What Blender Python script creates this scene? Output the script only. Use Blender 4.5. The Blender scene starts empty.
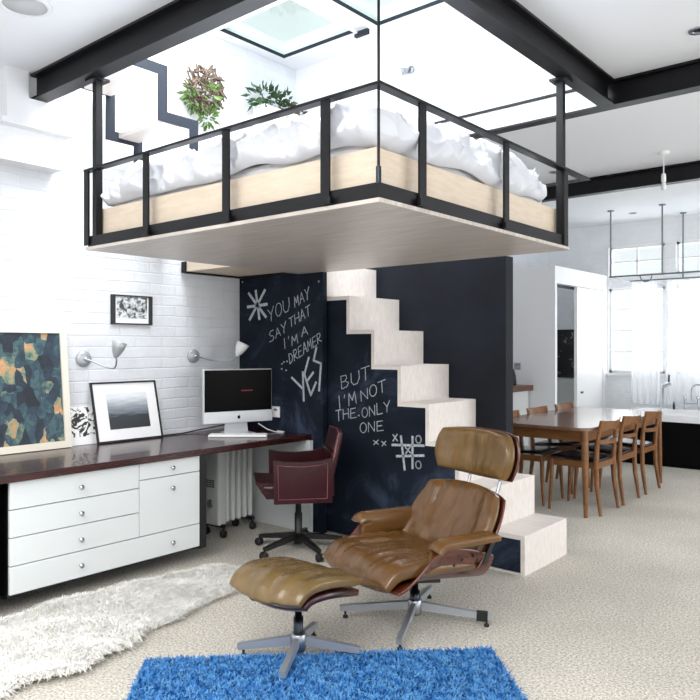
import bpy, math, random
from mathutils import Vector, Matrix, noise
random.seed(7)
S = bpy.context.scene
COL = S.collection
PI = math.pi
R = math.radians
V = Vector

# ------------------------------------------------------------------ materials
def lin(c):
    c /= 255.0
    return c/12.92 if c <= .04045 else ((c+.055)/1.055)**2.4
def rgb(r, g, b): return (lin(r), lin(g), lin(b), 1)

class NT:
    def __init__(s, name):
        s.m = bpy.data.materials.new(name); s.m.use_nodes = True
        s.t = s.m.node_tree; s.b = s.t.nodes['Principled BSDF']
        s.out = s.t.nodes['Material Output']
    def n(s, typ, **kw):
        o = s.t.nodes.new(typ)
        for k, v in kw.items():
            if k in o.inputs.keys(): o.inputs[k].default_value = v
            else: setattr(o, k, v)
        return o
    def l(s, a, b): s.t.links.new(a, b)

def mat(name, col, rough=.6, metal=0., var=None, vscale=8., stretch=(1, 1, 1), bump=0., bscale=40., bstretch=None, spec=.5, coat=0., sheen=0., detail=4.):
    t = NT(name); b = t.b
    b.inputs['Base Color'].default_value = col
    b.inputs['Roughness'].default_value = rough
    b.inputs['Metallic'].default_value = metal
    b.inputs['Specular IOR Level'].default_value = spec
    b.inputs['Coat Weight'].default_value = coat
    b.inputs['Sheen Weight'].default_value = sheen
    tc = t.n('ShaderNodeTexCoord')
    if var:
        mp = t.n('ShaderNodeMapping'); mp.inputs['Scale'].default_value = stretch
        t.l(tc.outputs['Object'], mp.inputs['Vector'])
        nz = t.n('ShaderNodeTexNoise', Scale=vscale, Detail=detail, Roughness=.6)
        t.l(mp.outputs[0], nz.inputs['Vector'])
        rp = t.n('ShaderNodeValToRGB')
        rp.color_ramp.elements[0].position = .32; rp.color_ramp.elements[1].position = .68
        rp.color_ramp.elements[0].color = col; rp.color_ramp.elements[1].color = var
        t.l(nz.outputs['Fac'], rp.inputs[0]); t.l(rp.outputs[0], b.inputs['Base Color'])
    if bump:
        mp2 = t.n('ShaderNodeMapping'); mp2.inputs['Scale'].default_value = bstretch or stretch
        t.l(tc.outputs['Object'], mp2.inputs['Vector'])
        nz2 = t.n('ShaderNodeTexNoise', Scale=bscale, Detail=3.)
        t.l(mp2.outputs[0], nz2.inputs['Vector'])
        bp = t.n('ShaderNodeBump', Strength=bump, Distance=.01)
        t.l(nz2.outputs['Fac'], bp.inputs['Height']); t.l(bp.outputs[0], b.inputs['Normal'])
    return t.m

def brick_mat(name, col, axes, strength=.6):
    t = NT(name)
    t.b.inputs['Roughness'].default_value = .55
    g = t.n('ShaderNodeNewGeometry'); sp = t.n('ShaderNodeSeparateXYZ'); cb = t.n('ShaderNodeCombineXYZ')
    t.l(g.outputs['Position'], sp.inputs[0])
    t.l(sp.outputs[axes[0]], cb.inputs[0]); t.l(sp.outputs[axes[1]], cb.inputs[1])
    nz = t.n('ShaderNodeTexNoise', Scale=5., Detail=5.); t.l(g.outputs['Position'], nz.inputs['Vector'])
    dm = t.n('ShaderNodeMix'); dm.data_type = 'VECTOR'; dm.inputs[0].default_value = .018
    t.l(cb.outputs[0], dm.inputs[4]); t.l(nz.outputs['Color'], dm.inputs[5])
    br = t.n('ShaderNodeTexBrick', Scale=1.)
    br.inputs['Brick Width'].default_value = .235; br.inputs['Row Height'].default_value = .077
    br.inputs['Mortar Size'].default_value = .007; br.inputs['Mortar Smooth'].default_value = .8
    br.inputs['Color1'].default_value = (.8, .8, .8, 1); br.inputs['Color2'].default_value = (1, 1, 1, 1)
    br.inputs['Mortar'].default_value = (.25, .25, .25, 1)
    t.l(dm.outputs[1], br.inputs['Vector'])
    nz3 = t.n('ShaderNodeTexNoise', Scale=24., Detail=5.); t.l(g.outputs['Position'], nz3.inputs['Vector'])
    ad = t.n('ShaderNodeMath', operation='ADD'); t.l(br.outputs['Color'], ad.inputs[0])
    ml = t.n('ShaderNodeMath', operation='MULTIPLY'); ml.inputs[1].default_value = .8
    t.l(nz3.outputs['Fac'], ml.inputs[0]); t.l(ml.outputs[0], ad.inputs[1])
    bp = t.n('ShaderNodeBump', Strength=strength, Distance=.012)
    t.l(ad.outputs[0], bp.inputs['Height']); t.l(bp.outputs[0], t.b.inputs['Normal'])
    rp = t.n('ShaderNodeValToRGB')
    rp.color_ramp.elements[0].position = .3; rp.color_ramp.elements[1].position = .65
    rp.color_ramp.elements[0].color = tuple(c*.93 for c in col[:3])+(1,); rp.color_ramp.elements[1].color = col
    t.l(nz.outputs['Fac'], rp.inputs[0]); t.l(rp.outputs[0], t.b.inputs['Base Color'])
    return t.m

def wood_mat(name, c1, c2, rough, scale, stretch, coat=0.):
    return mat(name, c1, rough, var=c2, vscale=scale, stretch=stretch, bump=.08, bscale=scale*2, coat=coat, detail=6.)

M = {}
M['white_wall'] = mat('white plaster', rgb(238, 239, 241), .7, bump=.05, bscale=30)
M['ceiling'] = mat('white ceiling paint', rgb(236, 238, 242), .75)
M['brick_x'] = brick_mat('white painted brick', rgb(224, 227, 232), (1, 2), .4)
M['brick_y'] = brick_mat('white painted brick end', rgb(246, 248, 250), (0, 2), .5)
M['steel'] = mat('black painted steel', rgb(11, 11, 14), .45, 0., var=rgb(17, 17, 21), vscale=6, spec=.3)
M['greysteel'] = mat('blue grey painted steel', rgb(40, 46, 55), .55, spec=.2)
M['railsteel'] = mat('grey rail steel', rgb(126, 132, 138), .4, .4)
M['black'] = mat('black satin', rgb(16, 16, 18), .45)
M['matteblack'] = mat('matt black', rgb(6, 6, 7), .8, spec=.1)
M['ply'] = wood_mat('birch plywood side', rgb(222, 206, 186), rgb(210, 193, 172), .5, 3., (3, 3, 18))
M['plyunder'] = wood_mat('limed plywood underside', rgb(206, 197, 188), rgb(176, 166, 158), .32, 2.6, (1.2, 16, 1))
M['duvet'] = mat('white cotton', rgb(216, 218, 224), .9, bump=.15, bscale=14)
M['sheet'] = mat('white sheet', rgb(214, 214, 216), .85)
M['stairwhite'] = mat('white washed plywood', rgb(236, 229, 224), .45, var=rgb(222, 214, 208), vscale=3, stretch=(1, 14, 5), bump=.03, bscale=8)
M['desk'] = wood_mat('dark mahogany', rgb(66, 31, 29), rgb(42, 17, 18), .26, 3.5, (14, 1.2, 8), coat=.25)
M['lacquer'] = mat('white lacquer', rgb(218, 222, 223), .3)
M['chrome'] = mat('chrome', rgb(200, 204, 210), .14, 1.)
M['brushed'] = mat('brushed aluminium', rgb(176, 180, 186), .32, 1., var=rgb(150, 154, 160), vscale=20)
M['castalu'] = mat('cast aluminium', rgb(186, 190, 196), .42, .75)
M['darksteel'] = mat('dark worn steel', rgb(60, 64, 70), .3, 1.)
M['grey_enamel'] = mat('grey enamel', rgb(176, 180, 184), .35, .3)
M['white_enamel'] = mat('white enamel', rgb(238, 238, 238), .3)
M['leather'] = mat('tan leather', rgb(86, 58, 26), .27, var=rgb(108, 74, 36), vscale=3.2, stretch=(1, 3, 1), bump=.55, bscale=5.5, bstretch=(1.0, 6, 1.0), spec=.5, coat=.25)
M['leather2'] = mat('olive tan leather', rgb(96, 76, 42), .27, var=rgb(116, 92, 54), vscale=3.2, stretch=(4, 1.5, 1), bump=.5, bscale=5.5, bstretch=(6, 1.0, 1.0), spec=.5, coat=.25)
M['leather3'] = mat('golden tan headrest leather', rgb(92, 68, 28), .28, var=rgb(114, 84, 38), vscale=3.2, stretch=(1, 4, 1), bump=.45, bscale=7, bstretch=(1.0, 6, .6), spec=.5, coat=.25)
M['rosewood'] = wood_mat('rosewood veneer', rgb(104, 52, 32), rgb(66, 26, 20), .26, 4., (1.5, 9, 9), coat=.3)
M['rosedark'] = wood_mat('dark rosewood veneer', rgb(66, 26, 26), rgb(40, 14, 16), .28, 4., (9, 2, 9), coat=.3)
M['burgundy'] = mat('burgundy leather', rgb(54, 9, 17), .3, var=rgb(42, 7, 13), vscale=5, bump=.12, bscale=60, coat=.1)
M['stitch'] = mat('pale burgundy piping', rgb(140, 80, 84), .5)
M['teak'] = wood_mat('teak', rgb(138, 94, 54), rgb(110, 70, 38), .38, 3., (2, 8, 8))
M['teaktop'] = wood_mat('teak table top', rgb(134, 104, 86), rgb(108, 80, 62), .22, 2.4, (10, 1.2, 1), coat=.3)
M['vinyl'] = mat('black vinyl', rgb(20, 21, 26), .24, coat=.2)
M['screen'] = mat('dark glass screen', rgb(3, 3, 4), .3, spec=.06)
M['alu'] = mat('satin aluminium', rgb(214, 217, 220), .35, .6)
M['whiteplastic'] = mat('white plastic', rgb(240, 240, 240), .35)
M['chalk'] = mat('white chalk', rgb(200, 206, 212), .95, var=rgb(150, 158, 168), vscale=60)
M['cord'] = mat('black cable', rgb(14, 14, 15), .5)
M['whitecord'] = mat('white cable', rgb(225, 225, 225), .5)
M['mat'] = mat('picture mount', rgb(240, 240, 242), .6)
M['cream'] = mat('cream picture frame', rgb(226, 220, 206), .5)
M['heater'] = mat('white heater enamel', rgb(205, 208, 206), .35)
M['rubber'] = mat('black rubber', rgb(18, 18, 18), .6)
M['tub'] = mat('white bath enamel', rgb(244, 244, 246), .15)
M['leaf'] = mat('green leaf', rgb(58, 92, 36), .6, var=rgb(104, 132, 66), vscale=9)
M['leaf2'] = mat('dark green leaf', rgb(42, 72, 40), .6, var=rgb(70, 100, 58), vscale=9)
M['twig'] = mat('pale brown twig', rgb(104, 88, 74), .8, var=rgb(76, 62, 50), vscale=12)
M['tile'] = brick_mat('white wall tiles', rgb(228, 230, 226), (0, 2), .3)
M['counter_wood'] = wood_mat('walnut worktop', rgb(112, 72, 52), rgb(84, 52, 36), .35, 4, (2, 8, 8))

def chalkboard_mat():
    t = NT('blackboard paint')
    g = t.n('ShaderNodeNewGeometry')
    n1 = t.n('ShaderNodeTexNoise', Scale=2.2, Detail=5., Roughness=.65, Distortion=.8); t.l(g.outputs['Position'], n1.inputs['Vector'])
    rp = t.n('ShaderNodeValToRGB')
    e = rp.color_ramp.elements
    e[0].position = .3; e[0].color = rgb(15, 20, 29); e[1].position = .8; e[1].color = rgb(74, 88, 110)
    m = rp.color_ramp.elements.new(.52); m.color = rgb(25, 33, 46)
    t.l(n1.outputs['Fac'], rp.inputs[0]); t.l(rp.outputs[0], t.b.inputs['Base Color'])
    t.b.inputs['Roughness'].default_value = .65; t.b.inputs['Specular IOR Level'].default_value = .15
    return t.m
M['board'] = chalkboard_mat()
M['blackwall'] = mat('black partition paint', rgb(10, 13, 19), .5, var=rgb(20, 25, 35), vscale=3, spec=.2)

def carpet_mat():
    t = NT('beige flecked carpet')
    g = t.n('ShaderNodeNewGeometry')
    n1 = t.n('ShaderNodeTexNoise', Scale=85., Detail=4., Roughness=.8); t.l(g.outputs['Position'], n1.inputs['Vector'])
    n2 = t.n('ShaderNodeTexNoise', Scale=1.3, Detail=3.); t.l(g.outputs['Position'], n2.inputs['Vector'])
    rp = t.n('ShaderNodeValToRGB'); e = rp.color_ramp.elements
    e[0].position = .36; e[0].color = rgb(150, 142, 128); e[1].position = .58; e[1].color = rgb(234, 229, 219)
    t.l(n1.outputs['Fac'], rp.inputs[0])
    r2 = t.n('ShaderNodeValToRGB'); e = r2.color_ramp.elements
    e[0].position = .35; e[0].color = (.86, .86, .86, 1); e[1].position = .65; e[1].color = (1, 1, 1, 1)
    t.l(n2.outputs['Fac'], r2.inputs[0])
    mx = t.n('ShaderNodeMix'); mx.data_type = 'RGBA'; mx.blend_type = 'MULTIPLY'; mx.inputs[0].default_value = 1
    t.l(rp.outputs[0], mx.inputs[6]); t.l(r2.outputs[0], mx.inputs[7]); t.l(mx.outputs[2], t.b.inputs['Base Color'])
    t.b.inputs['Roughness'].default_value = .95; t.b.inputs['Specular IOR Level'].default_value = .1
    bp = t.n('ShaderNodeBump', Strength=.7, Distance=.012); t.l(n1.outputs['Fac'], bp.inputs['Height']); t.l(bp.outputs[0], t.b.inputs['Normal'])
    return t.m
M['carpet'] = carpet_mat()

def fibre_mat(name, c1, c2):
    t = NT(name)
    g = t.n('ShaderNodeNewGeometry')
    n1 = t.n('ShaderNodeTexNoise', Scale=26., Detail=2.); t.l(g.outputs['Position'], n1.inputs['Vector'])
    rp = t.n('ShaderNodeValToRGB'); e = rp.color_ramp.elements
    e[0].position = .35; e[0].color = c1; e[1].position = .65; e[1].color = c2
    t.l(n1.outputs['Fac'], rp.inputs[0]); t.l(rp.outputs[0], t.b.inputs['Base Color'])
    t.b.inputs['Roughness'].default_value = .9; t.b.inputs['Specular IOR Level'].default_value = .15
    return t.m
M['bluepile'] = fibre_mat('blue shag pile', rgb(42, 104, 170), rgb(94, 150, 200))
M['fleece'] = fibre_mat('white fleece', rgb(226, 224, 218), rgb(248, 247, 244))

def glass_mat(name, tint, refl=.08):
    t = NT(name); t.t.nodes.remove(t.b)
    a = t.n('ShaderNodeBsdfTransparent'); a.inputs[0].default_value = tint
    b = t.n('ShaderNodeBsdfGlossy', Roughness=.03)
    m = t.n('ShaderNodeMixShader'); m.inputs[0].default_value = refl
    t.l(a.outputs[0], m.inputs[1]); t.l(b.outputs[0], m.inputs[2]); t.l(m.outputs[0], t.out.inputs[0])
    return t.m
M['glass'] = glass_mat('window glass', (.95, .97, .97, 1))
M['skyglass'] = glass_mat('greenish skylight glass', (.87, .93, .91, 1), .1)
def sheer_mat():
    t = NT('white sheer voile'); t.t.nodes.remove(t.b)
    a = t.n('ShaderNodeBsdfTransparent'); a.inputs[0].default_value = (1, 1, 1, 1)
    d = t.n('ShaderNodeBsdfDiffuse'); d.inputs[0].default_value = (.92, .92, .94, 1)
    tl = t.n('ShaderNodeBsdfTranslucent'); tl.inputs[0].default_value = (.92, .92, .94, 1)
    m1 = t.n('ShaderNodeMixShader'); m1.inputs[0].default_value = .5
    m2 = t.n('ShaderNodeMixShader'); m2.inputs[0].default_value = .6
    t.l(d.outputs[0], m1.inputs[1]); t.l(tl.outputs[0], m1.inputs[2])
    t.l(a.outputs[0], m2.inputs[1]); t.l(m1.outputs[0], m2.inputs[2]); t.l(m2.outputs[0], t.out.inputs[0])
    return t.m
M['sheer'] = sheer_mat()
def emit_mat(name, c, s):
    t = NT(name); t.b.inputs['Emission Color'].default_value = c; t.b.inputs['Emission Strength'].default_value = s
    t.b.inputs['Base Color'].default_value = c
    return t.m
M['redtext'] = emit_mat('dim red screen line', rgb(130, 20, 40), .12)

def painting_mat():
    t = NT('blue green painted canvas')
    tc = t.n('ShaderNodeTexCoord')
    mp = t.n('ShaderNodeMapping'); mp.inputs['Scale'].default_value = (1, 1.25, .85); t.l(tc.outputs['Object'], mp.inputs[0])
    n0 = t.n('ShaderNodeTexNoise', Scale=7., Detail=4.); t.l(mp.outputs[0], n0.inputs['Vector'])
    mx = t.n('ShaderNodeMix'); mx.data_type = 'VECTOR'; mx.inputs[0].default_value = .12
    t.l(mp.outputs[0], mx.inputs[4]); t.l(n0.outputs['Color'], mx.inputs[5])
    vo = t.n('ShaderNodeTexVoronoi', Scale=15.); t.l(mx.outputs[1], vo.inputs['Vector'])
    sp = t.n('ShaderNodeSeparateColor'); t.l(vo.outputs['Color'], sp.inputs[0])
    n1 = t.n('ShaderNodeTexNoise', Scale=4.2, Detail=3., Distortion=.3); t.l(tc.outputs['Object'], n1.inputs['Vector'])
    n2 = t.n('ShaderNodeTexNoise', Scale=34., Detail=4.); t.l(tc.outputs['Object'], n2.inputs['Vector'])
    ma = t.n('ShaderNodeMath', operation='MULTIPLY_ADD'); ma.inputs[1].default_value = .44; t.l(sp.outputs[0], ma.inputs[0])
    mb_ = t.n('ShaderNodeMath', operation='MULTIPLY_ADD'); mb_.inputs[1].default_value = .62; t.l(n1.outputs['Fac'], mb_.inputs[0])
    mc = t.n('ShaderNodeMath', operation='MULTIPLY_ADD'); mc.inputs[1].default_value = .22; mc.inputs[2].default_value = -.13; t.l(n2.outputs['Fac'], mc.inputs[0])
    t.l(mc.outputs[0], mb_.inputs[2]); t.l(mb_.outputs[0], ma.inputs[2])
    rp = t.n('ShaderNodeValToRGB'); cr = rp.color_ramp
    stops = [(.25, (20, 30, 42)), (.42, (36, 52, 70)), (.5, (44, 72, 84)), (.56, (66, 98, 102)), (.61, (40, 58, 78)), (.66, (92, 118, 104)), (.71, (150, 148, 116)), (.75, (190, 140, 96)), (.82, (206, 192, 160))]
    cr.elements[0].position = .25; cr.elements[0].color = rgb(*stops[0][1]); cr.elements[1].position = .82; cr.elements[1].color = rgb(*stops[-1][1])
    for p, c in stops[1:-1]:
        e = cr.elements.new(p); e.color = rgb(*c)
    t.l(ma.outputs[0], rp.inputs[0]); t.l(rp.outputs[0], t.b.inputs['Base Color'])
    t.b.inputs['Roughness'].default_value = .5
    return t.m
M['painting'] = painting_mat()
def bw_mat(name, scale, lo, hi, p0=.42, p1=.58, dist=1.):
    t = NT(name); tc = t.n('ShaderNodeTexCoord')
    n1 = t.n('ShaderNodeTexNoise', Scale=scale, Detail=4., Distortion=dist); t.l(tc.outputs['Object'], n1.inputs['Vector'])
    rp = t.n('ShaderNodeValToRGB'); e = rp.color_ramp.elements
    e[0].position = p0; e[0].color = lo; e[1].position = p1; e[1].color = hi
    t.l(n1.outputs['Fac'], rp.inputs[0]); t.l(rp.outputs[0], t.b.inputs['Base Color']); t.b.inputs['Roughness'].default_value = .4
    return t.m
M['bwphoto'] = bw_mat('black and white print', 22, rgb(40, 44, 48), rgb(215, 219, 222))
M['bwfloral'] = bw_mat('black and white leaf print', 14, rgb(24, 24, 26), rgb(240, 240, 240), .46, .52, 2.)
M['flowerpanel'] = bw_mat('black panel with pale flowers', 9, rgb(14, 14, 14), rgb(150, 156, 140), .6, .74, 1.5)
def sea_mat():
    t = NT('grey seascape print'); tc = t.n('ShaderNodeTexCoord'); sp = t.n('ShaderNodeSeparateXYZ')
    t.l(tc.outputs['Object'], sp.inputs[0])
    mp = t.n('ShaderNodeMapping'); mp.inputs['Scale'].default_value = (1, 6, 40); t.l(tc.outputs['Object'], mp.inputs[0])
    nz = t.n('ShaderNodeTexNoise', Scale=1.5, Detail=4.); t.l(mp.outputs[0], nz.inputs['Vector'])
    mr = t.n('ShaderNodeMapRange'); mr.inputs['From Min'].default_value = .09; mr.inputs['From Max'].default_value = .32
    t.l(sp.outputs[2], mr.inputs['Value'])
    ma = t.n('ShaderNodeMath', operation='MULTIPLY_ADD'); ma.inputs[1].default_value = .3; t.l(nz.outputs['Fac'], ma.inputs[0]); 
    sb = t.n('ShaderNodeMath', operation='SUBTRACT'); sb.inputs[1].default_value = .15; t.l(mr.outputs[0], sb.inputs[0]); t.l(sb.outputs[0], ma.inputs[2])
    rp = t.n('ShaderNodeValToRGB'); cr = rp.color_ramp; cr.elements[0].position = 0.; cr.elements[0].color = rgb(34, 38, 42); cr.elements[1].position = 1.; cr.elements[1].color = rgb(225, 229, 233)
    for p, c in ((.38, (44, 52, 58)), (.46, (96, 106, 116)), (.7, (150, 158, 166)), (.86, (196, 202, 208))):
        e = cr.elements.new(p); e.color = rgb(*c)
    t.l(ma.outputs[0], rp.inputs[0]); t.l(rp.outputs[0], t.b.inputs['Base Color']); t.b.inputs['Roughness'].default_value = .3
    return t.m
M['sea'] = sea_mat()

# ------------------------------------------------------------------ mesh builder
class MB:
    def __init__(s): s.v = []; s.f = []; s.sm = []
    def add(s, vs, fs, smooth=False):
        o = len(s.v); s.v += [tuple(p) for p in vs]
        s.f += [tuple(i+o for i in f) for f in fs]; s.sm += [smooth]*len(fs)
        return s
    def box(s, a, b):
        (x0, y0, z0), (x1, y1, z1) = a, b
        vs = [(x, y, z) for x in (min(x0, x1), max(x0, x1)) for y in (min(y0, y1), max(y0, y1)) for z in (min(z0, z1), max(z0, z1))]
        return s.add(vs, [(0, 1, 3, 2), (4, 6, 7, 5), (0, 4, 5, 1), (2, 3, 7, 6), (0, 2, 6, 4), (1, 5, 7, 3)])
    def rbox(s, a, b, r=.005, seg=2):
        # box with rounded edges: superellipsoid-like chamfer via bmesh bevel
        import bmesh
        bm = bmesh.new()
        (x0, y0, z0), (x1, y1, z1) = a, b
        ret = bmesh.ops.create_cube(bm, size=1)
        for v in bm.verts:
            v.co = V(((x0+x1)/2+v.co.x*abs(x1-x0), (y0+y1)/2+v.co.y*abs(y1-y0), (z0+z1)/2+v.co.z*abs(z1-z0)))
        bmesh.ops.bevel(bm, geom=list(bm.edges), offset=r, segments=seg, profile=.5, affect='EDGES')
        bm.verts.index_update()
        s.add([v.co for v in bm.verts], [[v.index for v in f.verts] for f in bm.faces], False)
        bm.free(); return s
    def beam(s, p, q, w, h, up=(0, 0, 1), w2=None, h2=None):
        p, q = V(p), V(q); d = (q-p).normalized(); u = V(up)
        side = d.cross(u)
        if side.length < 1e-6: side = d.cross(V((0, 1, 0)))
        side.normalize(); up2 = side.cross(d).normalized()
        w2 = w if w2 is None else w2; h2 = h if h2 is None else h2
        vs = []
        for c, ww, hh in ((p, w, h), (q, w2, h2)):
            for a, b in ((-1, -1), (1, -1), (1, 1), (-1, 1)):
                vs.append(c+side*a*ww/2+up2*b*hh/2)
        return s.add(vs, [(3, 2, 1, 0), (4, 5, 6, 7), (0, 1, 5, 4), (1, 2, 6, 5), (2, 3, 7, 6), (3, 0, 4, 7)])
    def tube(s, pts, r, n=10, caps=True):
        pts = [V(p) for p in pts]; rs = r if isinstance(r, (list, tuple)) else [r]*len(pts)
        vs, fs = [], []; up = V((0, 0, 1))
        prev = None
        for i, p in enumerate(pts):
            d = (pts[min(i+1, len(pts)-1)]-pts[max(i-1, 0)]).normalized()
            if prev is None:
                a = d.cross(up)
                if a.length < 1e-4: a = d.cross(V((1, 0, 0)))
                a.normalize()
            else:
                a = (prev-d*prev.dot(d))
                if a.length < 1e-6: a = d.cross(up)
                a.normalize()
            prev = a; b = d.cross(a)
            for k in range(n):
                t = 2*PI*k/n; vs.append(p+a*math.cos(t)*rs[i]+b*math.sin(t)*rs[i])
        for i in range(len(pts)-1):
            for k in range(n):
                k2 = (k+1) % n; fs.append((i*n+k, i*n+k2, (i+1)*n+k2, (i+1)*n+k))
        s.add(vs, fs, True)
        if caps:
            o = len(vs)-n
            s.add(vs[:n], [tuple(range(n))[::-1]]); s.add(vs[o:], [tuple(range(n))])
        return s
    def lathe(s, prof, c=(0, 0, 0), axis=(0, 0, 1), n=24, smooth=True):
        ax = V(axis).normalized(); a = ax.cross(V((1, 0, 0)))
        if a.length < 1e-3: a = ax.cross(V((0, 1, 0)))
        a.normalize(); b = ax.cross(a); c = V(c); vs, fs = [], []
        for r, h in prof:
            for k in range(n):
                t = 2*PI*k/n; vs.append(c+ax*h+(a*math.cos(t)+b*math.sin(t))*max(r, 1e-5))
        for i in range(len(prof)-1):
            for k in range(n):
                k2 = (k+1) % n; fs.append((i*n+k, i*n+k2, (i+1)*n+k2, (i+1)*n+k))
        return s.add(vs, fs, smooth)
    def prism(s, poly, o, ex, ey, t):
        # polygon in plane (o, ex, ey) extruded by vector t
        o, ex, ey, t = V(o), V(ex), V(ey), V(t); n = len(poly)
        vs = [o+ex*x+ey*y for x, y in poly]; vs += [p+t for p in vs]
        fs = [tuple(range(n))[::-1], tuple(range(n, 2*n))]+[(i, (i+1) % n, n+(i+1) % n, n+i) for i in range(n)]
        return s.add(vs, fs)
    def pillow(s, fn, T, Tb=None, nu=24, nv=24, p=6, edge=.25, disp=None):
        Tb = T if Tb is None else Tb
        def pt(a, b): return V(fn(a, b))
        top, bot = [], []
        for j in range(nv+1):
            for i in range(nu+1):
                a = math.sin((-1+2*i/nu)*PI/2*.96)/math.sin(PI/2*.96); b = math.sin((-1+2*j/nv)*PI/2*.96)/math.sin(PI/2*.96)
                q = pt(a, b); e = 2e-2
                n = (pt(a+e, b)-pt(a-e, b)).cross(pt(a, b+e)-pt(a, b-e))
                n = n.normalized() if n.length > 1e-12 else V((0, 0, 1))
                w = ((1-abs(a)**p)*(1-abs(b)**p)); w = edge+(1-edge)*math.sqrt(max(w, 0))
                d = disp(q, a, b) if disp else 0
                top.append(q+n*(T*w+d)); bot.append(q-n*Tb*w)
        N = nu+1; vs = top+bot; o = len(top); fs = []
        for j in range(nv):
            for i in range(nu):
                k = j*N+i; fs.append((k, k+1, k+N+1, k+N)); fs.append((o+k, o+k+N, o+k+N+1, o+k+1))
        for i in range(nu):
            fs.append((i+1, i, o+i, o+i+1)); k = nv*N+i; fs.append((k, k+1, o+k+1, o+k))
        for j in range(nv):
            k = j*N; fs.append((k, k+N, o+k+N, o+k)); k = j*N+nu; fs.append((k+N, k, o+k, o+k+N))
        return s.add(vs, fs, True)
    def build(s, name, m, parent=None, smooth=None):
        me = bpy.data.meshes.new(name); me.from_pydata(s.v, [], s.f)
        sm = s.sm if smooth is None else [smooth]*len(s.f)
        me.polygons.foreach_set('use_smooth', sm); me.update()
        me.materials.append(M[m] if isinstance(m, str) else m)
        o = bpy.data.objects.new(name, me); COL.objects.link(o)
        if parent: o.parent = parent
        return o

def tag(o, label=None, cat=None, group=None, kind=None):
    if label: o['label'] = label
    if cat: o['category'] = cat
    if group: o['group'] = group
    if kind: o['kind'] = kind
    return o
def thing(name, label, cat, loc=(0, 0, 0), rz=0., group=None, rot=None):
    o = bpy.data.objects.new(name, None); o.empty_display_size = .1; COL.objects.link(o)
    o.location = loc; o.rotation_euler = rot or (0, 0, rz)
    return tag(o, label, cat, group)
def struct(name, mb, m, **k): return tag(mb.build(name, m), kind='structure', **k)
def dup(root, loc, rz, label, group=None):
    r = root.copy(); COL.objects.link(r); r.location = loc; r.rotation_euler = (0, 0, rz); r['label'] = label
    if group: r['group'] = group
    for ch in root.children:
        c = ch.copy(); COL.objects.link(c); c.parent = r
        for g in ch.children:
            d = g.copy(); COL.objects.link(d); d.parent = c
    return r
def squircle(a, b, k): return a*math.sqrt(max(0, 1-k*b*b/2)), b*math.sqrt(max(0, 1-k*a*a/2))

# ------------------------------------------------------------------ room
XL, XR, YF, YB, ZC = -4.56, 3.0, -3.0, 10.0, 3.12
OX0, OX1, OY0, OY1, ZR = XL, -1.70, 2.20, 4.66, 3.92     # light well above the bed
struct('floor', MB().box((XL-.2, YF-.2, -.2), (XR+.2, YB+.2, 0)), 'carpet')
c = MB()
c.box((XL-.2, .5, ZC), (XR+.2, OY0, ZC+.25)); c.box((XL-.2, YF-.2, ZC), (XR+.2, -2.6, ZC+.25)); c.box((XL-.2, -2.6, ZC), (-3.6, .5, ZC+.25)); c.box((2.6, -2.6, ZC), (XR+.2, .5, ZC+.25))  # leaves an unseen opening above the camera, added for more top light
c.box((OX1, OY0, ZC), (XR+.2, OY1, ZC+.25))
c.box((XL-.2, OY1, ZC), (XR+.2, YB+.2, ZC+.25))
struct('ceiling', c, 'ceiling')
struct('wall_left', MB().box((XL-.2, YF-.2, 0), (XL, YB+.2, ZR+.2)), 'brick_x')
# right wall with a wide opening, and front wall (behind the camera) with a wide opening
w = MB(); w.box((XR, YF, 0), (XR+.2, -1.5, ZC)); w.box((XR, 8.6, 0), (XR+.2, YB, ZC)); w.box((XR, -1.5, 0), (XR+.2, 8.6, .35)); w.box((XR, -1.5, 2.75), (XR+.2, 8.6, ZC))
w.box((XR, 1.6, .35), (XR+.2, 2.2, 2.75)); w.box((XR, 5.0, .35), (XR+.2, 5.6, 2.75))
struct('wall_right', w, 'white_wall')
w = MB(); w.box((XL, YF-.2, 0), (-4.1, YF, ZC)); w.box((2.6, YF-.2, 0), (XR, YF, ZC)); w.box((-4.1, YF-.2, 0), (2.6, YF, .3)); w.box((-4.1, YF-.2, 2.8), (2.6, YF, ZC))
struct('wall_front', w, 'white_wall')
# far wall with window openings
WX = [(-3.68, -2.93), (-2.79, -2.04)]; ZL = (1.05, 2.22); ZU = (2.37, 2.80)
w = MB(); y0, y1 = YB, YB+.2
w.box((XL, y0, 0), (XR, y1, ZL[0])); w.box((XL, y0, ZL[1]), (XR, y1, ZU[0])); w.box((XL, y0, ZU[1]), (XR, y1, ZC))
for z0, z1 in (ZL, ZU):
    w.box((XL, y0, z0), (WX[0][0], y1, z1)); w.box((WX[0][1], y0, z0), (WX[1][0], y1, z1)); w.box((WX[1][1], y0, z0), (XR, y1, z1))
struct('wall_back', w, 'brick_y')
k = 0
for xa, xb in WX:
    for z0, z1, nr in ((ZU[0], ZU[1], 2), (ZL[0], ZL[1], 4)):
        k += 1
        f = MB(); t = .035
        f.box((xa, YB+.04, z0), (xa+t, YB+.09, z1)); f.box((xb-t, YB+.04, z0), (xb, YB+.09, z1))
        f.box((xa, YB+.04, z0), (xb, YB+.09, z0+t)); f.box((xa, YB+.04, z1-t), (xb, YB+.09, z1))
        xm = (xa+xb)/2; f.box((xm-.012, YB+.05, z0), (xm+.012, YB+.08, z1))
        for r in range(1, nr):
            zz = z0+(z1-z0)*r/nr; f.box((xa, YB+.05, zz-.010), (xb, YB+.08, zz+.010))
        wo = struct('window_%d' % k, f, 'white_enamel')
        MB().box((xa+.01, YB+.062, z0+.01), (xb-.01, YB+.066, z1-.01)).build('pane', 'glass', wo)
        if nr == 4:
            MB().box((xa-.05, YB-.05, z0-.04), (xb+.05, YB+.04, z0)).build('window_sill', 'white_enamel', wo)
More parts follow.
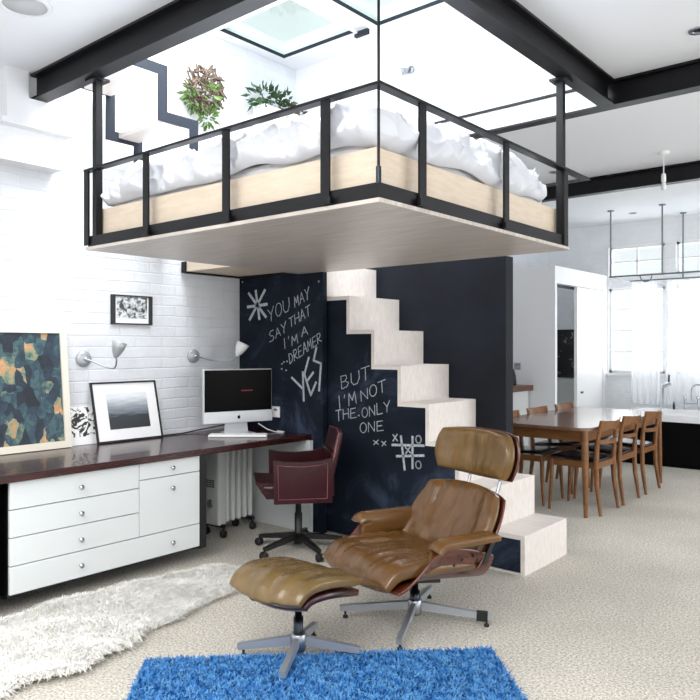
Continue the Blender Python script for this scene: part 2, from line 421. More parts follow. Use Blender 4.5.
# light well walls and roof
struct('trim_1', MB().box((OX1+.001, OY0, ZC+.25), (OX1+.15, OY1, ZR)).box((XL, OY0-.15, ZC+.25), (OX1+.15, OY0, ZR)), 'white_wall')
struct('wall_well', MB().box((XL, OY1, 2.06), (-3.20, OY1+.10, ZC)).box((XL, OY1, ZC+.25), (OX1+.15, OY1+.1, ZR)), 'white_wall')
# roof: bars around three openings (one big unseen one added to flood the well with light, two small casements)
P1 = (-4.42, -3.60, 3.62, 4.37); P2 = (-3.42, -2.45, 3.62, 4.40); P0 = (-4.3, -1.95, 2.35, 3.46)
rf = MB(); z0, z1 = ZR, ZR+.12
rf.box((XL, OY0-.15, z0), (OX1+.15, P0[2], z1)); rf.box((XL, P0[2], z0), (P0[0], P0[3], z1)); rf.box((P0[1], P0[2], z0), (OX1+.15, P0[3], z1))
rf.box((XL, P0[3], z0), (OX1+.15, 3.62, z1)); rf.box((XL, 3.62, z0), (P1[0], 4.40, z1)); rf.box((P1[1], 3.62, z0), (P2[0], 4.40, z1)); rf.box((P2[1], 3.62, z0), (OX1+.15, 4.40, z1))
rf.box((P1[0], P1[3], z0), (P1[1], 4.40, z1)); rf.box((XL, 4.40, z0), (OX1+.15, OY1+.1, z1))
struct('roof_slab', rf, 'white_wall')
for i, (x0, x1, ya, yb) in enumerate((P1, P2)):
    f = MB(); t = .016; za, zb = ZR-.035, ZR+.02
    f.box((x0, ya, za), (x0+t, yb, zb)); f.box((x1-t, ya, za), (x1, yb, zb)); f.box((x0+t, ya, za), (x1-t, ya+t, zb)); f.box((x0+t, yb-t, za), (x1-t, yb, zb))
    wo = struct('window_%d' % (5+i), f, 'white_enamel')
    MB().box((x0+t, ya+t, ZR), (x1-t, yb-t, ZR+.006)).build('pane', 'skyglass', wo)
    g = MB(); e = .004
    g.box((x0+t, ya+t, ZR-.03), (x0+t+e, yb-t, ZR)); g.box((x0+t+e, yb-t-e, ZR-.03), (x1-t, yb-t, ZR)); g.box((x1-t-e, ya+t, ZR-.03), (x1-t, yb-t-e, ZR))
    g.build('gasket', 'greysteel', wo)
    MB().box((x1-.03, yb+.0, ZR-.06), (x1+.10, yb+.03, ZR-.02)).build('hinge', 'greysteel', wo)

# masonry pier that carries the beam end, with two corbel courses
p = MB(); p.box((XL, 1.99, 2.80), (-4.40, 2.125, ZC)); p.box((XL, 2.125, 2.80), (-4.40, 2.36, 2.954)); p.box((XL, 2.125, 2.954), (-4.44, 2.36, ZC))
p.box((XL, 1.95, 2.765), (-4.37, 2.40, 2.80)); p.box((XL, 1.97, 2.58), (-4.45, 2.37, 2.765)); p.box((XL, 1.94, 2.55), (-4.42, 2.36, 2.58))
struct('wall_pier', p, 'white_wall')

# steel beams
def ibeam(name, p, q, label, web='steel', z0=2.955, z1=3.118, w=.096):
    p, q = V(p), V(q); L = (q-p).length; d = (q-p).normalized(); rz = math.atan2(d.y, d.x)
    r = thing(name, label, 'beam', (p.x, p.y, 0), rz)
    MB().box((0, -w/2, z1-.014), (L, w/2, z1)).build('top_flange', 'steel', r)
    MB().box((0, -w/2, z0), (L, w/2, z0+.014)).build('bottom_flange', 'steel', r)
    MB().box((0, -.006, z0+.014), (L, .006, z1-.014)).build('web', web, r)
    return r
ibeam('steel_beam', (-4.438, 2.20, 0), (XR, 2.20, 0), 'black steel ceiling beam resting on the white masonry pier at the left wall')
ibeam('steel_beam', (-1.70, 2.25, 0), (-1.70, 4.591, 0), 'black steel ceiling beam above the bed side with the right-hand post, beside the skylight opening')
far = ibeam('steel_beam', (-3.20, 4.64, 0), (XR, 4.64, 0), 'black steel cross beam at the far end of the skylight opening, running behind the bed')
MB().box((0, -.030, 2.970), (1.42, -.008, 3.103)).build('fascia_board', 'white_enamel', far)
ibeam('steel_beam', (XL, 7.15, 0), (XR, 7.15, 0), 'deepest black steel ceiling beam, behind the white pendant bulb', z0=2.955)

# black partition behind the stair
struct('wall_partition', MB().box((XL, OY1, 0), (-2.455, OY1+.11, 2.06)), 'blackwall')
# white closet box with sliding door at far left
w = MB(); bx0, bx1, by0, by1, bz = XL, -3.70, 8.28, 10.0, 2.40
w.box((bx0, by0, 0), (bx1, by0+.06, bz))                      # face towards camera
w.box((bx1-.06, by0+.06, 2.19), (bx1, by1, bz)); w.box((bx1-.06, 9.86, 0), (bx1, by1, 2.19))
struct('wall_closet', w, 'white_wall')
d = MB().rbox((bx1-.055, 8.98, .01), (bx1-.01, 9.86, 2.185), .004)
do = struct('door_1', d, 'white_enamel')
MB().box((bx1-.012, 9.09, .80), (bx1-.004, 9.17, .825)).build('door_handle', 'darksteel', do)
struct('trim_2', MB().box((bx1-.075, 8.33, 2.150), (bx1-.058, 9.9, 2.185)), 'greysteel')
struct('trim_3', MB().box((bx0+.01, 9.955, 0), (bx1-.07, 9.985, .95)), 'tile')
tag(MB().box((bx0+.05, 9.965, .965), (bx1-.12, 9.985, 1.66)).build('wall_panel', 'flowerpanel'), 'black panel with pale flowers seen through the closet doorway', 'panel')
# kitchen counter along the left wall
kc = thing('kitchen_counter', 'white base unit with walnut worktop against the closet wall', 'counter', (XL, 6.4, 0))
MB().box((.01, 0, .08), (.52, 1.86, .865)).build('cabinet', 'lacquer', kc)
MB().rbox((.01, -.02, .868), (.58, 1.875, .935), .006).build('worktop', 'counter_wood', kc)
MB().box((.03, .02, 0), (.47, 1.84, .08)).build('plinth', 'black', kc)
kt = thing('kettle', 'black electric kettle on the walnut worktop', 'kettle', (-4.20, 8.06, .935), PI)
MB().lathe([(0, 0), (.085, 0), (.09, .02), (.08, .12), (.06, .19), (.03, .22), (0, .225)], n=24).build('body', 'black', kt)
MB().tube([(.06, 0, .18), (.11, 0, .17), (.125, 0, .11), (.085, 0, .04)], .011).build('handle', 'black', kt)
MB().lathe([(0, 0), (.014, 0), (.016, .012), (0, .02)], (0, 0, .222)).build('knob', 'black', kt)
def socket(loc, rz, label, m, group=None):
    r = thing('power_socket', label, 'socket', loc, rz, group)
    MB().rbox((0, -.043, -.043), (.01, .043, .043), .003).build('plate', m, r)
    mm = 'brushed' if m != 'brushed' else 'black'
    MB().box((.01, -.018, .010), (.013, -.010, .022)).box((.01, -.004, .010), (.013, .004, .028)).box((.01, .010, .010), (.013, .018, .022)).build('switch', 'black', r)
    return r
socket((-4.20, 8.279, 1.165), -PI/2, 'dark metal socket plate on the white closet wall above the kettle', 'brushed')
socket((-4.105, 3.974, .89), -PI/2, 'white wall socket on the chalkboard, right one beside the computer', 'white_enamel')
socket((-4.20, 3.974, .885), -PI/2, 'white wall socket on the chalkboard, half hidden behind the computer', 'white_enamel')

# ------------------------------------------------------------------ chalk writing
FONT = {
 'Y': [[(0, 1), (.5, .5)], [(1, 1.05), (.5, .5), (.42, 0)]], 'O': [[(.5+.5*math.sin(t*PI/6), .5+.5*math.cos(t*PI/6)) for t in range(13)]],
 'U': [[(.05, 1), (0, .3), (.25, 0), (.7, 0), (1, .4), (1, 1)]], 'M': [[(0, 0), (.12, 1), (.5, .35), (.88, 1), (1, 0)]],
 'A': [[(0, 0), (.5, 1), (1, 0)], [(.22, .38), (.8, .38)]], 'S': [[(.95, .95), (.4, 1), (.1, .78), (.3, .55), (.75, .45), (.92, .2), (.6, 0), (0, .05)]],
 'T': [[(0, 1), (1, 1)], [(.5, 1), (.45, 0)]], 'H': [[(0, 0), (.05, 1)], [(.95, 1), (1, 0)], [(.03, .5), (.97, .5)]],
 'I': [[(.5, 0), (.5, 1)]], "'": [[(.6, 1.05), (.4, .8)]], 'D': [[(.05, 0), (.05, 1), (.6, .9), (1, .5), (.7, .1), (.05, 0)]],
 'R': [[(.05, 0), (.05, 1), (.75, .95), (.85, .7), (.6, .5), (.05, .5), (1, 0)]], 'E': [[(.95, 1), (.1, 1), (.05, 0), (1, 0)], [(.08, .52), (.8, .52)]],
 'B': [[(.05, 0), (.05, 1), (.7, .95), (.75, .7), (.5, .53), (.05, .53), (.6, .5), (.95, .3), (.7, .03), (.05, 0)]],
 'N': [[(0, 0), (.05, 1), (.92, 0), (1, 1)]], 'L': [[(.1, 1), (.05, 0), (.95, 0)]]}
def ribbon(mb, pts, y, w):
    # chalk line lying on the board (board plane y const), hand-drawn ribbon 0.6 mm thick
    for (x0, z0), (x1, z1) in zip(pts[:-1], pts[1:]):
        d = V((x1-x0, 0, z1-z0))
        if d.length < 1e-5: continue
        d.normalize()
        mb.beam(V((x0, y, z0))-d*w*.35, V((x1, y, z1))+d*w*.35, .0006, w, up=V((0, -1, 0)).cross(d))
def word(mb, text, A, B, h, y, w):
    A, B = V(A), V(B); n = len(text); wid = [.45 if ch in "'I" else 1 for ch in text]
    gap = .28; tot = sum(wid)+gap*(n-1); u = (B-A); x = 0.
    up = V((-u.y, u.x)).normalized()*h*.35+V((0, h*.65)); up = up.normalized()*h
    for ch, wd in zip(text, wid):
        jx = random.uniform(-.04, .04); js = random.uniform(.92, 1.08)
        for st in FONT[ch]:
            pts = []
            for a, b in st:
                q = A+u*((x+a*wd)/tot)+up*(b*js+jx); pts.append((q.x, q.y))
            ribbon(mb, pts, y, w*random.uniform(.85, 1.15))
        x += wd+gap
# left blackboard: a tall panel against the corner
BY = 3.985
lb = thing('chalkboard', 'tall navy chalkboard panel with YES and an asterisk, beside the brick wall', 'chalkboard', (0, 0, 0))
MB().box((XL+.003, BY, 0.0), (-3.617, BY+.045, 1.975)).build('panel', 'board', lb)
for t_, A_, B_, h_ in [("YOU", (-4.203, 1.605), (-3.966, 1.694), 0.105), ("MAY", (-3.911, 1.715), (-3.751, 1.771), 0.085), ("SAY", (-4.192, 1.444), (-3.999, 1.53), 0.076), ("THAT", (-3.966, 1.555), (-3.741, 1.650), 0.076), ("I'M", (-4.033, 1.388), (-3.879, 1.435), 0.075), ("A", (-3.836, 1.481), (-3.772, 1.5), 0.066), ("DREAMER", (-3.966, 1.270), (-3.630, 1.445), 0.076)]:
    cw = MB(); word(cw, t_, A_, B_, h_, BY-.0006, .0062); cw.build('chalk_lettering', 'chalk', lb)
cw = MB()
for st in [[(-3.944, 1.165), (-3.821, 1.08)], [(-3.825, 1.211), (-3.815, 0.991)], [(-3.762, 1.323), (-3.808, 1.196), (-3.741, 1.037), (-3.687, 1.135)], [(-3.772, 1.151), (-3.716, 1.21)], [(-3.683, 1.399), (-3.712, 1.302), (-3.636, 1.279), (-3.655, 1.076)]]:
    ribbon(cw, st, BY-.0006, .018)
cw.build('chalk_lettering', 'chalk', lb)
cw = MB()
for st in [[(-4.442, 1.846), (-4.238, 1.647)], [(-4.25, 1.862), (-4.43, 1.63)], [(-4.454, 1.735), (-4.227, 1.748)], [(-4.357, 1.863), (-4.314, 1.632)]]:
    ribbon(cw, st, BY-.0006, .024)
cw.build('chalk_asterisk', 'chalk', lb)
for x_, z_ in ((-4.055, 1.27), (-4.035, 1.285), (-4.06, 1.23), (-4.0, 1.29), (-4.01, 1.22)):
    cw = MB(); ribbon(cw, [(x_, z_), (x_+.008, z_+.002)], BY-.0006, .010); cw.build('chalk_dot', 'chalk', lb)
for x_, z_ in ((-4.52, 1.945), (-3.66, 1.90)):
    MB().lathe([(0, -.003), (.007, -.003), (.009, 0)], (x_, BY, z_), (0, 1, 0), 12).build('screw', 'brushed', lb)

# ------------------------------------------------------------------ staircase
st = thing('staircase', 'white folded-board staircase with black chalkboard side climbing to the loft bed', 'staircase', (0, 0, 0))
SY0, SY1 = 4.035, 4.655
rise, run, x0 = .2545, .2335, -1.998
edges = []
for i in range(8):
    xf = x0-run*i; zt = .245 if i == 0 else rise*(i+1)
    zb = 0 if i == 0 else (.245 if i == 1 else rise*i)
    th = .028
    s_ = MB().box((xf-run-(th if i < 7 else 0), SY0, zt-th), (xf, SY1, zt)).box((xf-th, SY0, zb), (xf, SY1, zt-th))
    if i == 0:
        s_.box((xf-run*1.0-.30, SY0, 0), (xf-th, SY1, .012))
    s_.build('step', 'stairwhite', st)
    edges.append((xf, zb, zt))
poly = []
for i, (xf, zb, zt) in enumerate(edges):
    if i == 0: poly += [(xf-.028, .012), (xf-.028, zt-.028)]
    else: poly += [(xf-.028, edges[i-1][2]-.028), (xf-.028, zt-.028)]
poly += [(-3.862, edges[-1][2]-.028), (-3.862, .012)]
sp_ = MB().prism(poly, (0, SY0+.012, 0), (1, 0, 0), (0, 0, 1), (0, .02, 0)).build('side_panel', 'board', st)
Y2 = SY0+.012-.0006
for t_, A_, B_, h_ in [("BUT", (-3.487, 1.091), (-3.211, 1.173), 0.088), ("I'M", (-3.517, 0.94), (-3.342, 0.993), 0.09), ("NOT", (-3.295, 1.01), (-3.067, 1.092), 0.08), ("THE", (-3.537, 0.849), (-3.343, 0.891), 0.074), ("ONLY", (-3.286, 0.887), (-3.031, 0.953), 0.076), ("ONE", (-3.304, 0.777), (-3.093, 0.814), 0.069)]:
    cw = MB(); word(cw, t_, A_, B_, h_, Y2, .0062); cw.build('chalk_lettering', 'chalk', sp_)
cw = MB(); ribbon(cw, [(-3.322, .902), (-3.314, .904)], Y2, .010); cw.build('chalk_dot', 'chalk', sp_)
cw = MB()
for s2 in [[(-3.182, 0.732), (-3.139, 0.709)], [(-3.139, 0.738), (-3.179, 0.703)], [(-3.108, 0.732), (-3.071, 0.707)], [(-3.071, 0.736), (-3.105, 0.699)]]: ribbon(cw, s2, Y2, .007)
cw.build('chalk_crosses', 'chalk', sp_)
cw = MB()
for s2 in [[(-2.939, 0.782), (-2.907, 0.553)], [(-2.841, 0.786), (-2.841, 0.57)], [(-3.014, 0.715), (-2.748, 0.733)], [(-2.976, 0.639), (-2.748, 0.666)]]: ribbon(cw, s2, Y2, .017)
for s2 in [[(-3.008, 0.787), (-2.969, 0.747)], [(-2.972, 0.793), (-3.008, 0.742)], [(-2.901, 0.708), (-2.858, 0.674)], [(-2.861, 0.714), (-2.898, 0.665)]]: ribbon(cw, s2, Y2, .009)
for ox, oz in ((-2.791, .772), (-2.792, .598)): ribbon(cw, [(ox+.022*math.sin(t*PI/6), oz+.026*math.cos(t*PI/6)) for t in range(13)], Y2, .009)
cw.build('chalk_noughts_and_crosses', 'chalk', sp_)
# little landing between wall and bed
ld = thing('landing', 'small black-framed plywood landing at the left wall beside the bed platform', 'landing', (0, 0, 0))
lx0, lx1, ly0, ly1 = XL+.01, -3.90, 3.39, 4.64
MB().box((lx0+.012, ly0+.012, 1.985), (lx1-.012, ly1-.012, 2.055)).build('deck', 'ply', ld)
f = MB(); z0, z1 = 1.976, 2.06
f.box((lx0, ly0, z0), (lx0+.05, ly0+.012, z1)).box((lx0, ly1-.012, z0), (lx1, ly1, z1)).box((lx0, ly0+.012, z0), (lx0+.012, ly1-.012, z1)).box((lx1-.012, ly0+.012, z0), (lx1, ly1-.012, z1))
for a_, b_ in (((lx0+.012, ly0+.012, z0-.004), (lx0+.05, ly1-.012, z0+.008)), ((lx0+.012, 3.925, z0-.004), (lx1-.012, 3.965, z0+.008))): f.box(a_, b_)
f.build('frame', 'steel', ld)

# ------------------------------------------------------------------ hanging bed platform
bp = thing('bed_platform', 'black steel framed plywood bed platform with railings hung from the ceiling beams', 'platform', (0, 0, 0))
px0, px1, py0, py1 = -3.86, -1.715, 2.215, 4.02
MB().box((px0-.01, py0-.01, 1.968), (px1+.01, py1-.0, 1.985)).build('underside', 'plyunder', bp)
f = MB(); z0, z1 = 1.986, 2.048
f.box((px0, py0, z0), (px1, py0+.012, z1)).box((px0, py1-.012, z0), (px1, py1, z1)).box((px0, py0+.012, z0), (px0+.012, py1-.012, z1)).box((px1-.012, py0+.012, z0), (px1, py1-.012, z1))
f.box((px0+.012, py0+.012, z1-.01), (px1-.012, py0+.05, z1)).box((px1-.05, py0+.05, z1-.01), (px1-.012, py1-.012, z1)).box((px0+.012, py0+.05, z1-.01), (px0+.05, py1-.012, z1))
f.build('frame', 'steel', bp)
bb = MB(); t = .02; z0, z1 = 2.05, 2.205; a0, a1, b0, b1 = px0+.05, px1-.05, py0+.05, py1-.06
bb.box((a0, b0, z0), (a1, b0+t, z1)).box((a0, b1-t, z0), (a1, b1, z1)).box((a0, b0+t, z0), (a0+t, b1-t, z1)).box((a1-t, b0+t, z0), (a1, b1-t, z1)).box((a0+t, b0+t, z0), (a1-t, b1-t, z0+.02))
bb.build('bed_base', 'ply', bp)
def flat(x, y, w, along): # flat upright bar
    m = MB(); z0, z1 = 1.995, 2.432
    if along == 'x': m.box((x-w/2, py0-.012, z0), (x+w/2, py0-.002, z1)); 
    else: m.box((px1+.002, y-w/2, z0), (px1+.012, y+w/2, z1))
    m.build('baluster', 'steel', bp)
for x in (-3.862, -3.268, -2.620, -1.990): flat(x, 0, .048, 'x')
for y in (2.505, 3.245, 3.965): flat(0, y, .05, 'y')
for x in (-3.268, -2.620, -1.990):
    MB().box((x-.005, py0-.03, 1.99), (x+.045, py0-.013, 2.02)).build('bracket', 'steel', bp)
for y in (2.505, 3.245):
    MB().box((px1+.013, y-.045, 1.99), (px1+.03, y+.005, 2.02)).build('bracket', 'steel', bp)
MB().box((px0-.02, py0-.018, 2.425), (px1+.018, py0+.028, 2.437)).build('rail', 'steel', bp)
MB().box((px1-.028, py0+.028, 2.425), (px1+.018, 4.31, 2.437)).build('rail', 'steel', bp)
MB().box((-2.9, 4.275, 2.425), (px1-.028, 4.31, 2.437)).build('rail', 'steel', bp)
for x, y in ((-3.795, py0+.022), (px1-.022, 3.965)):
    MB().box((x-.02, y-.02, 1.99), (x+.02, y+.02, 2.945)).build('post', 'steel', bp)
    MB().box((x-.05, y-.05, 2.940), (x+.05, y+.05, 2.954)).build('post_plate', 'steel', bp)
rd = MB().tube([(px1-.006, py0+.006, 2.05), (px1-.006, py0+.006, 2.953)], .006).build('hanging_rod', 'steel', bp)
MB().tube([(px1-.006, py0+.006, 2.045), (px1-.006, py0+.006, 2.11)], .011, 8).build('turnbuckle', 'darksteel', rd)
# mattress + duvet
mt = MB().rbox((a0+.05, b0+.05, 2.072), (a1-.05, b1-.05, 2.270), .03, 3)
tag(mt.build('mattress', 'sheet'), 'white sheeted mattress in the plywood base of the hanging bed', 'mattress')
def duvet_fn(a, b):
    a2, b2 = squircle(a, b, .10)
    x = (a0+a1)/2+a2*(a1-a0-.005)/2; y = b0-.0+(b2+1)/2*(b1-b0-.10)
    e = max(abs(a), abs(b))
    hang = .105+.05*noise.noise(V((x*2.6, y*2.6, 11)))
    z = 2.345-hang*max(0, (e-.84)/.16)**1.6
    z += .03*noise.noise(V((x*2.2, y*2.2, 3)))
    return (x, y, z)
def ridge(x, y, z): return 1-abs(noise.noise(V((x, y, z))))*1.6
def duvet_d(q, a, b):
    wx = q.x+.12*noise.noise(V((q.x*3, q.y*3, 31))); wy = q.y+.12*noise.noise(V((q.x*3, q.y*3, 47)))
    n = noise.noise(V((wx*4, wy*4, 1)))*.035
    r_ = max(0, ridge(wx*6, wy*6, 7))**4*.055
    r2 = max(0, ridge(wx*12, wy*14+q.z*9, 17))**5*.024
    return n+r_+r2-.02
dv = MB().pillow(duvet_fn, .10, .045, 170, 170, 7, .30, duvet_d)
tag(dv.build('duvet', 'duvet'), 'rumpled white duvet spread over the hanging bed', 'duvet')

# zigzag roof stair above the left side of the bed
zs = thing('zigzag_stair', 'blue-grey zigzag steel stair with white treads rising along the left wall to the roof', 'stair', (0, 0, 0))
def zig(x, pts, name='stringer'):
    # one folded steel strip: outline of the polyline offset by half its width, extruded to plate thickness
    w_ = .034; L_, R_ = [], []
    for i, p in enumerate(pts):
        p = V(p); d0 = (p-V(pts[i-1])).normalized() if i else (V(pts[1])-p).normalized()
        d1 = (V(pts[i+1])-p).normalized() if i < len(pts)-1 else d0
        n0, n1 = V((-d0.y, d0.x)), V((-d1.y, d1.x)); o = (n0+n1)*w_ if (n0-n1).length > .1 else n0*w_
        L_.append(p+o); R_.append(p-o)
    m = MB()
    for i in range(len(pts)-1):
        m.prism([L_[i], L_[i+1], R_[i+1], R_[i]], (x-.006, 0, 0), (0, 1, 0), (0, 0, 1), (.012, 0, 0))
    return m.build(name, 'greysteel', zs)
AX, BX = -4.45, -3.93
zig(AX, [(2.22, 3.45), (2.49, 3.45), (2.49, 3.165), (2.72, 3.165), (2.72, 2.865), (2.94, 2.865), (2.94, 2.565), (3.19, 2.565), (3.19, 2.062)])
zig(BX, [(2.22, 3.50), (2.52, 3.50), (2.52, 3.205), (2.78, 3.205), (2.78, 2.905), (3.03, 2.905), (3.03, 2.565), (3.22, 2.565), (3.22, 2.062)])
for ya, yb, z_ in ((2.24, 2.48, 3.475), (2.52, 2.72, 3.165), (2.78, 2.94, 2.89), (3.03, 3.18, 2.58)):
    MB().box((AX+.008, ya, z_-.032), (BX-.008, yb, z_)).build('tread', 'stairwhite', zs)

# plants in the light well
def leaves(mb, c, n, r, size, flat_=1., droop=0.):
    for i in range(n):
        u = V((random.gauss(0, 1), random.gauss(0, 1), random.gauss(0, 1)*flat_)).normalized()*r*random.uniform(.55, 1.05)
        p = V(c)+u+V((0, 0, -droop*random.random()))
        d = (u.normalized()+V((random.uniform(-.6, .6), random.uniform(-.6, .6), random.uniform(-.8, .5)))).normalized()
        s_ = d.cross(V((random.random(), random.random(), random.random()))).normalized(); L = size*random.uniform(.7, 1.3); W = L*.22
        nrm = d.cross(s_)
        vs = [p, p+d*L*.45+s_*W+nrm*.004, p+d*L, p+d*L*.45-s_*W+nrm*.004, p+d*L*.5-nrm*.004]
        mb.add(vs, [(0, 1, 4), (1, 2, 4), (2, 3, 4), (3, 0, 4)], True)
    return mb
pl = thing('hanging_plant', 'ball of pale twigs and green leaves hanging on the white wall above the bed', 'plant', (-4.42, 3.52, 3.40))
tw = MB()
for i in range(130):
    u = V((random.gauss(0, 1), random.gauss(0, 1), random.gauss(0, 1))).normalized()*.15; u.x *= .5
    d = V((random.gauss(0, 1), random.gauss(0, 1), random.gauss(0, 1))).normalized()*.06; d.x *= .4
    tw.tube([u-d, u*1.06, u+d], .0075, 5)
tw.build('twigs', 'twig', pl)
leaves(MB(), (.0, -.04, -.06), 110, .12, .07, 1., .0).build('leaves', 'leaf', pl)
leaves(MB(), (.0, .03, -.22), 45, .05, .07, 2.).build('trailing_stem', 'leaf', pl)
MB().beam((-.14, 0, .1), (0, 0, .1), .01, .01).build('hook', 'greysteel', pl)
lg = tag(MB().box((XL+.001, 3.98, 3.28), (-4.30, 4.655, 3.31)).build('wall_shelf', 'white_enamel'), 'white shelf at the well corner carrying the leafy planter', 'shelf')
pl = thing('potted_plant', 'low leafy plant in a trough at the far corner of the light well', 'plant', (-4.40, 4.28, 3.311))
MB().box((-.07, -.22, 0), (.07, .22, .10)).build('trough', 'white_enamel', pl)
MB().box((-.06, -.21, .10), (.06, .21, .108)).build('soil', 'twig', pl)
lm = MB(); 
for y_ in (-.2, -.12, -.04, .04): leaves(lm, (0, y_, .17), 42, .09, .085)
lm.build('leaves', 'leaf2', pl)
lm = MB(); [leaves(lm, (0.02, y_, .13), 25, .06, .06) for y_ in (.12, .2)]; lm.build('dry_leaves', 'twig', pl)
sl = thing('spotlight', 'small chrome spotlight on the white wall above the bed', 'lamp', (-3.28, OY1-.001, 3.60))
MB().lathe([(0, 0), (.03, 0), (.03, -.015), (0, -.015)], (0, 0, 0), (0, 1, 0)).build('mount', 'brushed', sl)
MB().lathe([(0, 0), (.012, 0), (.028, .05), (.03, .07), (0, .06)], (0, -.02, 0), (-.8, -.5, -.2)).build('lamp_head', 'brushed', sl)

# ------------------------------------------------------------------ ceiling fittings
cs = thing('ceiling_speaker', 'round white grille speaker in the ceiling near the left wall', 'speaker', (-3.56, 1.70, ZC))
MB().lathe([(.105, -.001), (.105, -.010), (.125, -.010), (.128, -.001)], n=40).build('ring', 'white_enamel', cs)
MB().lathe([(0, -.006), (.105, -.006), (.105, -.001)], n=40).build('grille', mat('grey speaker grille', rgb(196, 197, 200), .7, bump=.3, bscale=300), cs)
for loc, lab in (((-2.926, 5.147), 'recessed ceiling downlight nearest above the far side of the bed'), ((-2.986, 6.658), 'recessed ceiling downlight just before the deepest black beam'), ((-3.123, 9.337), 'recessed ceiling downlight near the far windows between the rail rods'), ((-1.053, 4.182), 'recessed ceiling downlight at the upper right edge of the photo')):
    dl = thing('downlight', lab, 'lamp', (loc[0], loc[1], ZC), 0, 'recessed ceiling downlights')
    MB().lathe([(.028, -.001), (.030, -.008), (.048, -.008), (.050, -.001)], n=24).build('ring', 'brushed', dl)
    MB().lathe([(0, -.003), (.028, -.003), (.028, -.001)], n=20).build('lens', 'darksteel', dl)
pd = thing('pendant_lamp', 'bare white pendant bulb holder hanging on a short cord from the ceiling', 'lamp', (-1.943, 6.60, ZC))
MB().lathe([(0, -.03), (.03, -.028), (.05, -.012), (.052, -.001)], n=24).build('ceiling_rose', 'white_enamel', pd)
MB().tube([(0, 0, -.028), (0, 0, -.20)], .005).build('cord', 'whitecord', pd)
MB().lathe([(0, -.19), (.016, -.19), (.02, -.21), (.02, -.26), (.016, -.265)], n=16).build('holder', 'white_enamel', pd)
MB().lathe([(.012, -.262), (.02, -.28), (.024, -.305), (.018, -.33), (0, -.338)], n=16).build('bulb', mat('frosted bulb', rgb(230, 232, 235), .15), pd)

# ------------------------------------------------------------------ desk run
dk = thing('desk', 'long dark mahogany desktop running along the white brick wall', 'desk', (0, 0, 0))
DZ = .74
MB().rbox((XL+.004, -.6, DZ-.042), (-3.73, 3.982, DZ), .004).build('desktop', 'desk', dk)
MB().box((XL+.03, 3.935, .0), (-3.70, 3.965, DZ-.043)).build('end_panel', 'lacquer', dk)
def cabinet(y0, label):
    y1 = y0+1.235
    r = thing('drawer_cabinet', label, 'cabinet', (0, y0, 0))
    MB().box((XL+.02, 0, .085), (-3.782, 1.29, DZ-.044)).build('carcass', 'black', r)
    MB().box((XL+.10, .05, 0), (-4.25, 1.2, .085)).build('plinth', 'matteblack', r)
    MB().box((-3.782, 1.236, .085), (-3.762, 1.29, DZ-.044)).build('side_panel', 'black', r)
    g = .0025
    def front(name, ya, yb, za, zb, ky, kz):
        d_ = MB().rbox((-3.78, ya+g, za+g), (-3.76, yb-g, zb-g), .0015, 1).build(name, 'lacquer', r)
        MB().lathe([(.006, 0), (.006, .012), (.013, .017), (.014, .026), (.0, .029)], (-3.76, ky, kz), (1, 0, 0), 14).build('knob', 'chrome', d_)
    front('drawer', 0, .78, .549, .695, .395, .614); front('drawer', 0, .78, .402, .549, .395, .468)
    front('drawer', 0, .78, .253, .402, .395, .320); front('drawer', 0, 1.235, .102, .253, .395, .175)
    front('drawer', .78, 1.235, .594, .695, 1.012, .645); front('door', .78, 1.235, .253, .594, 1.012, .518)
    d_ = [o for o in r.children if o.name.startswith('drawer') and abs(o.data.vertices[0].co.z-.175) < .1]
    MB().lathe([(.006, 0), (.006, .012), (.013, .017), (.014, .026), (.0, .029)], (-3.76, 1.012, .175), (1, 0, 0), 14).build('knob', 'chrome', d_[-1])
cabinet(1.713, 'white-fronted drawer cabinet with chrome knobs and black sides under the desk')
cabinet(.375, 'white drawer cabinet of which only an edge shows at the left of the photo')

# picture helper: local x out of wall, y width, z height
def picture(name, label, cat, bottom, top_x, w, h, fw, fmat, art, mount=None, artsz=None, depth=.02, fside=None):
    lean = math.asin(max(0, min(.9, (bottom[0]-top_x)/h)))
    r = thing(name, label, cat, bottom, rot=(0, -lean, 0))
    f = MB(); fs_ = fside or fw
    f.box((0, -w/2, 0), (depth, -w/2+fs_, h)).box((0, w/2-fs_, 0), (depth, w/2, h)).box((0, -w/2+fs_, 0), (depth, w/2-fs_, fw)).box((0, -w/2+fs_, h-fw), (depth, w/2-fs_, h))
    f.build('frame', fmat, r)
    if mount: MB().box((.003, -w/2+fs_, fw), (depth*.45, w/2-fs_, h-fw)).build('mount', mount, r)
    aw, ah, ay, az = artsz
    MB().box((depth*.45, ay-aw/2, az), (depth*.55, ay+aw/2, az+ah)).build('print', art, r)
    return r
picture('framed_painting', 'large blue-green figure painting in a cream frame leaning on the desk', 'painting', (-4.475, 2.09, DZ+.001), -4.558, .70, .80, .045, 'cream', 'painting', 'cream', (.61, .71, 0, .045), .028)
picture('framed_photograph', 'white-mounted seascape photograph in thin black frame leaning beside the small print', 'picture', (-4.455, 2.885, DZ+.001), -4.557, .525, .425, .011, 'black', 'sea', 'mat', (.325, .255, .01, .088), .016)
r = thing('art_print', 'small unframed black and white leaf print tucked between painting and seascape', 'picture', (-4.50, 2.555, DZ+.001), rot=(0, -R(12), 0))
MB().box((0, -.12, 0), (.003, .12, .262)).build('paper', 'mat', r)
MB().box((.003, -.112, .055), (.0036, .112, .255)).build('print', 'bwfloral', r)
picture('framed_photograph', 'small black framed black and white photograph hanging high on the brick wall', 'picture', (XL+.002, 2.955, 1.565), XL+.002, .335, .212, .010, 'black', 'bwphoto', 'mat', (.25, .155, 0, .045), .02, fside=.028)

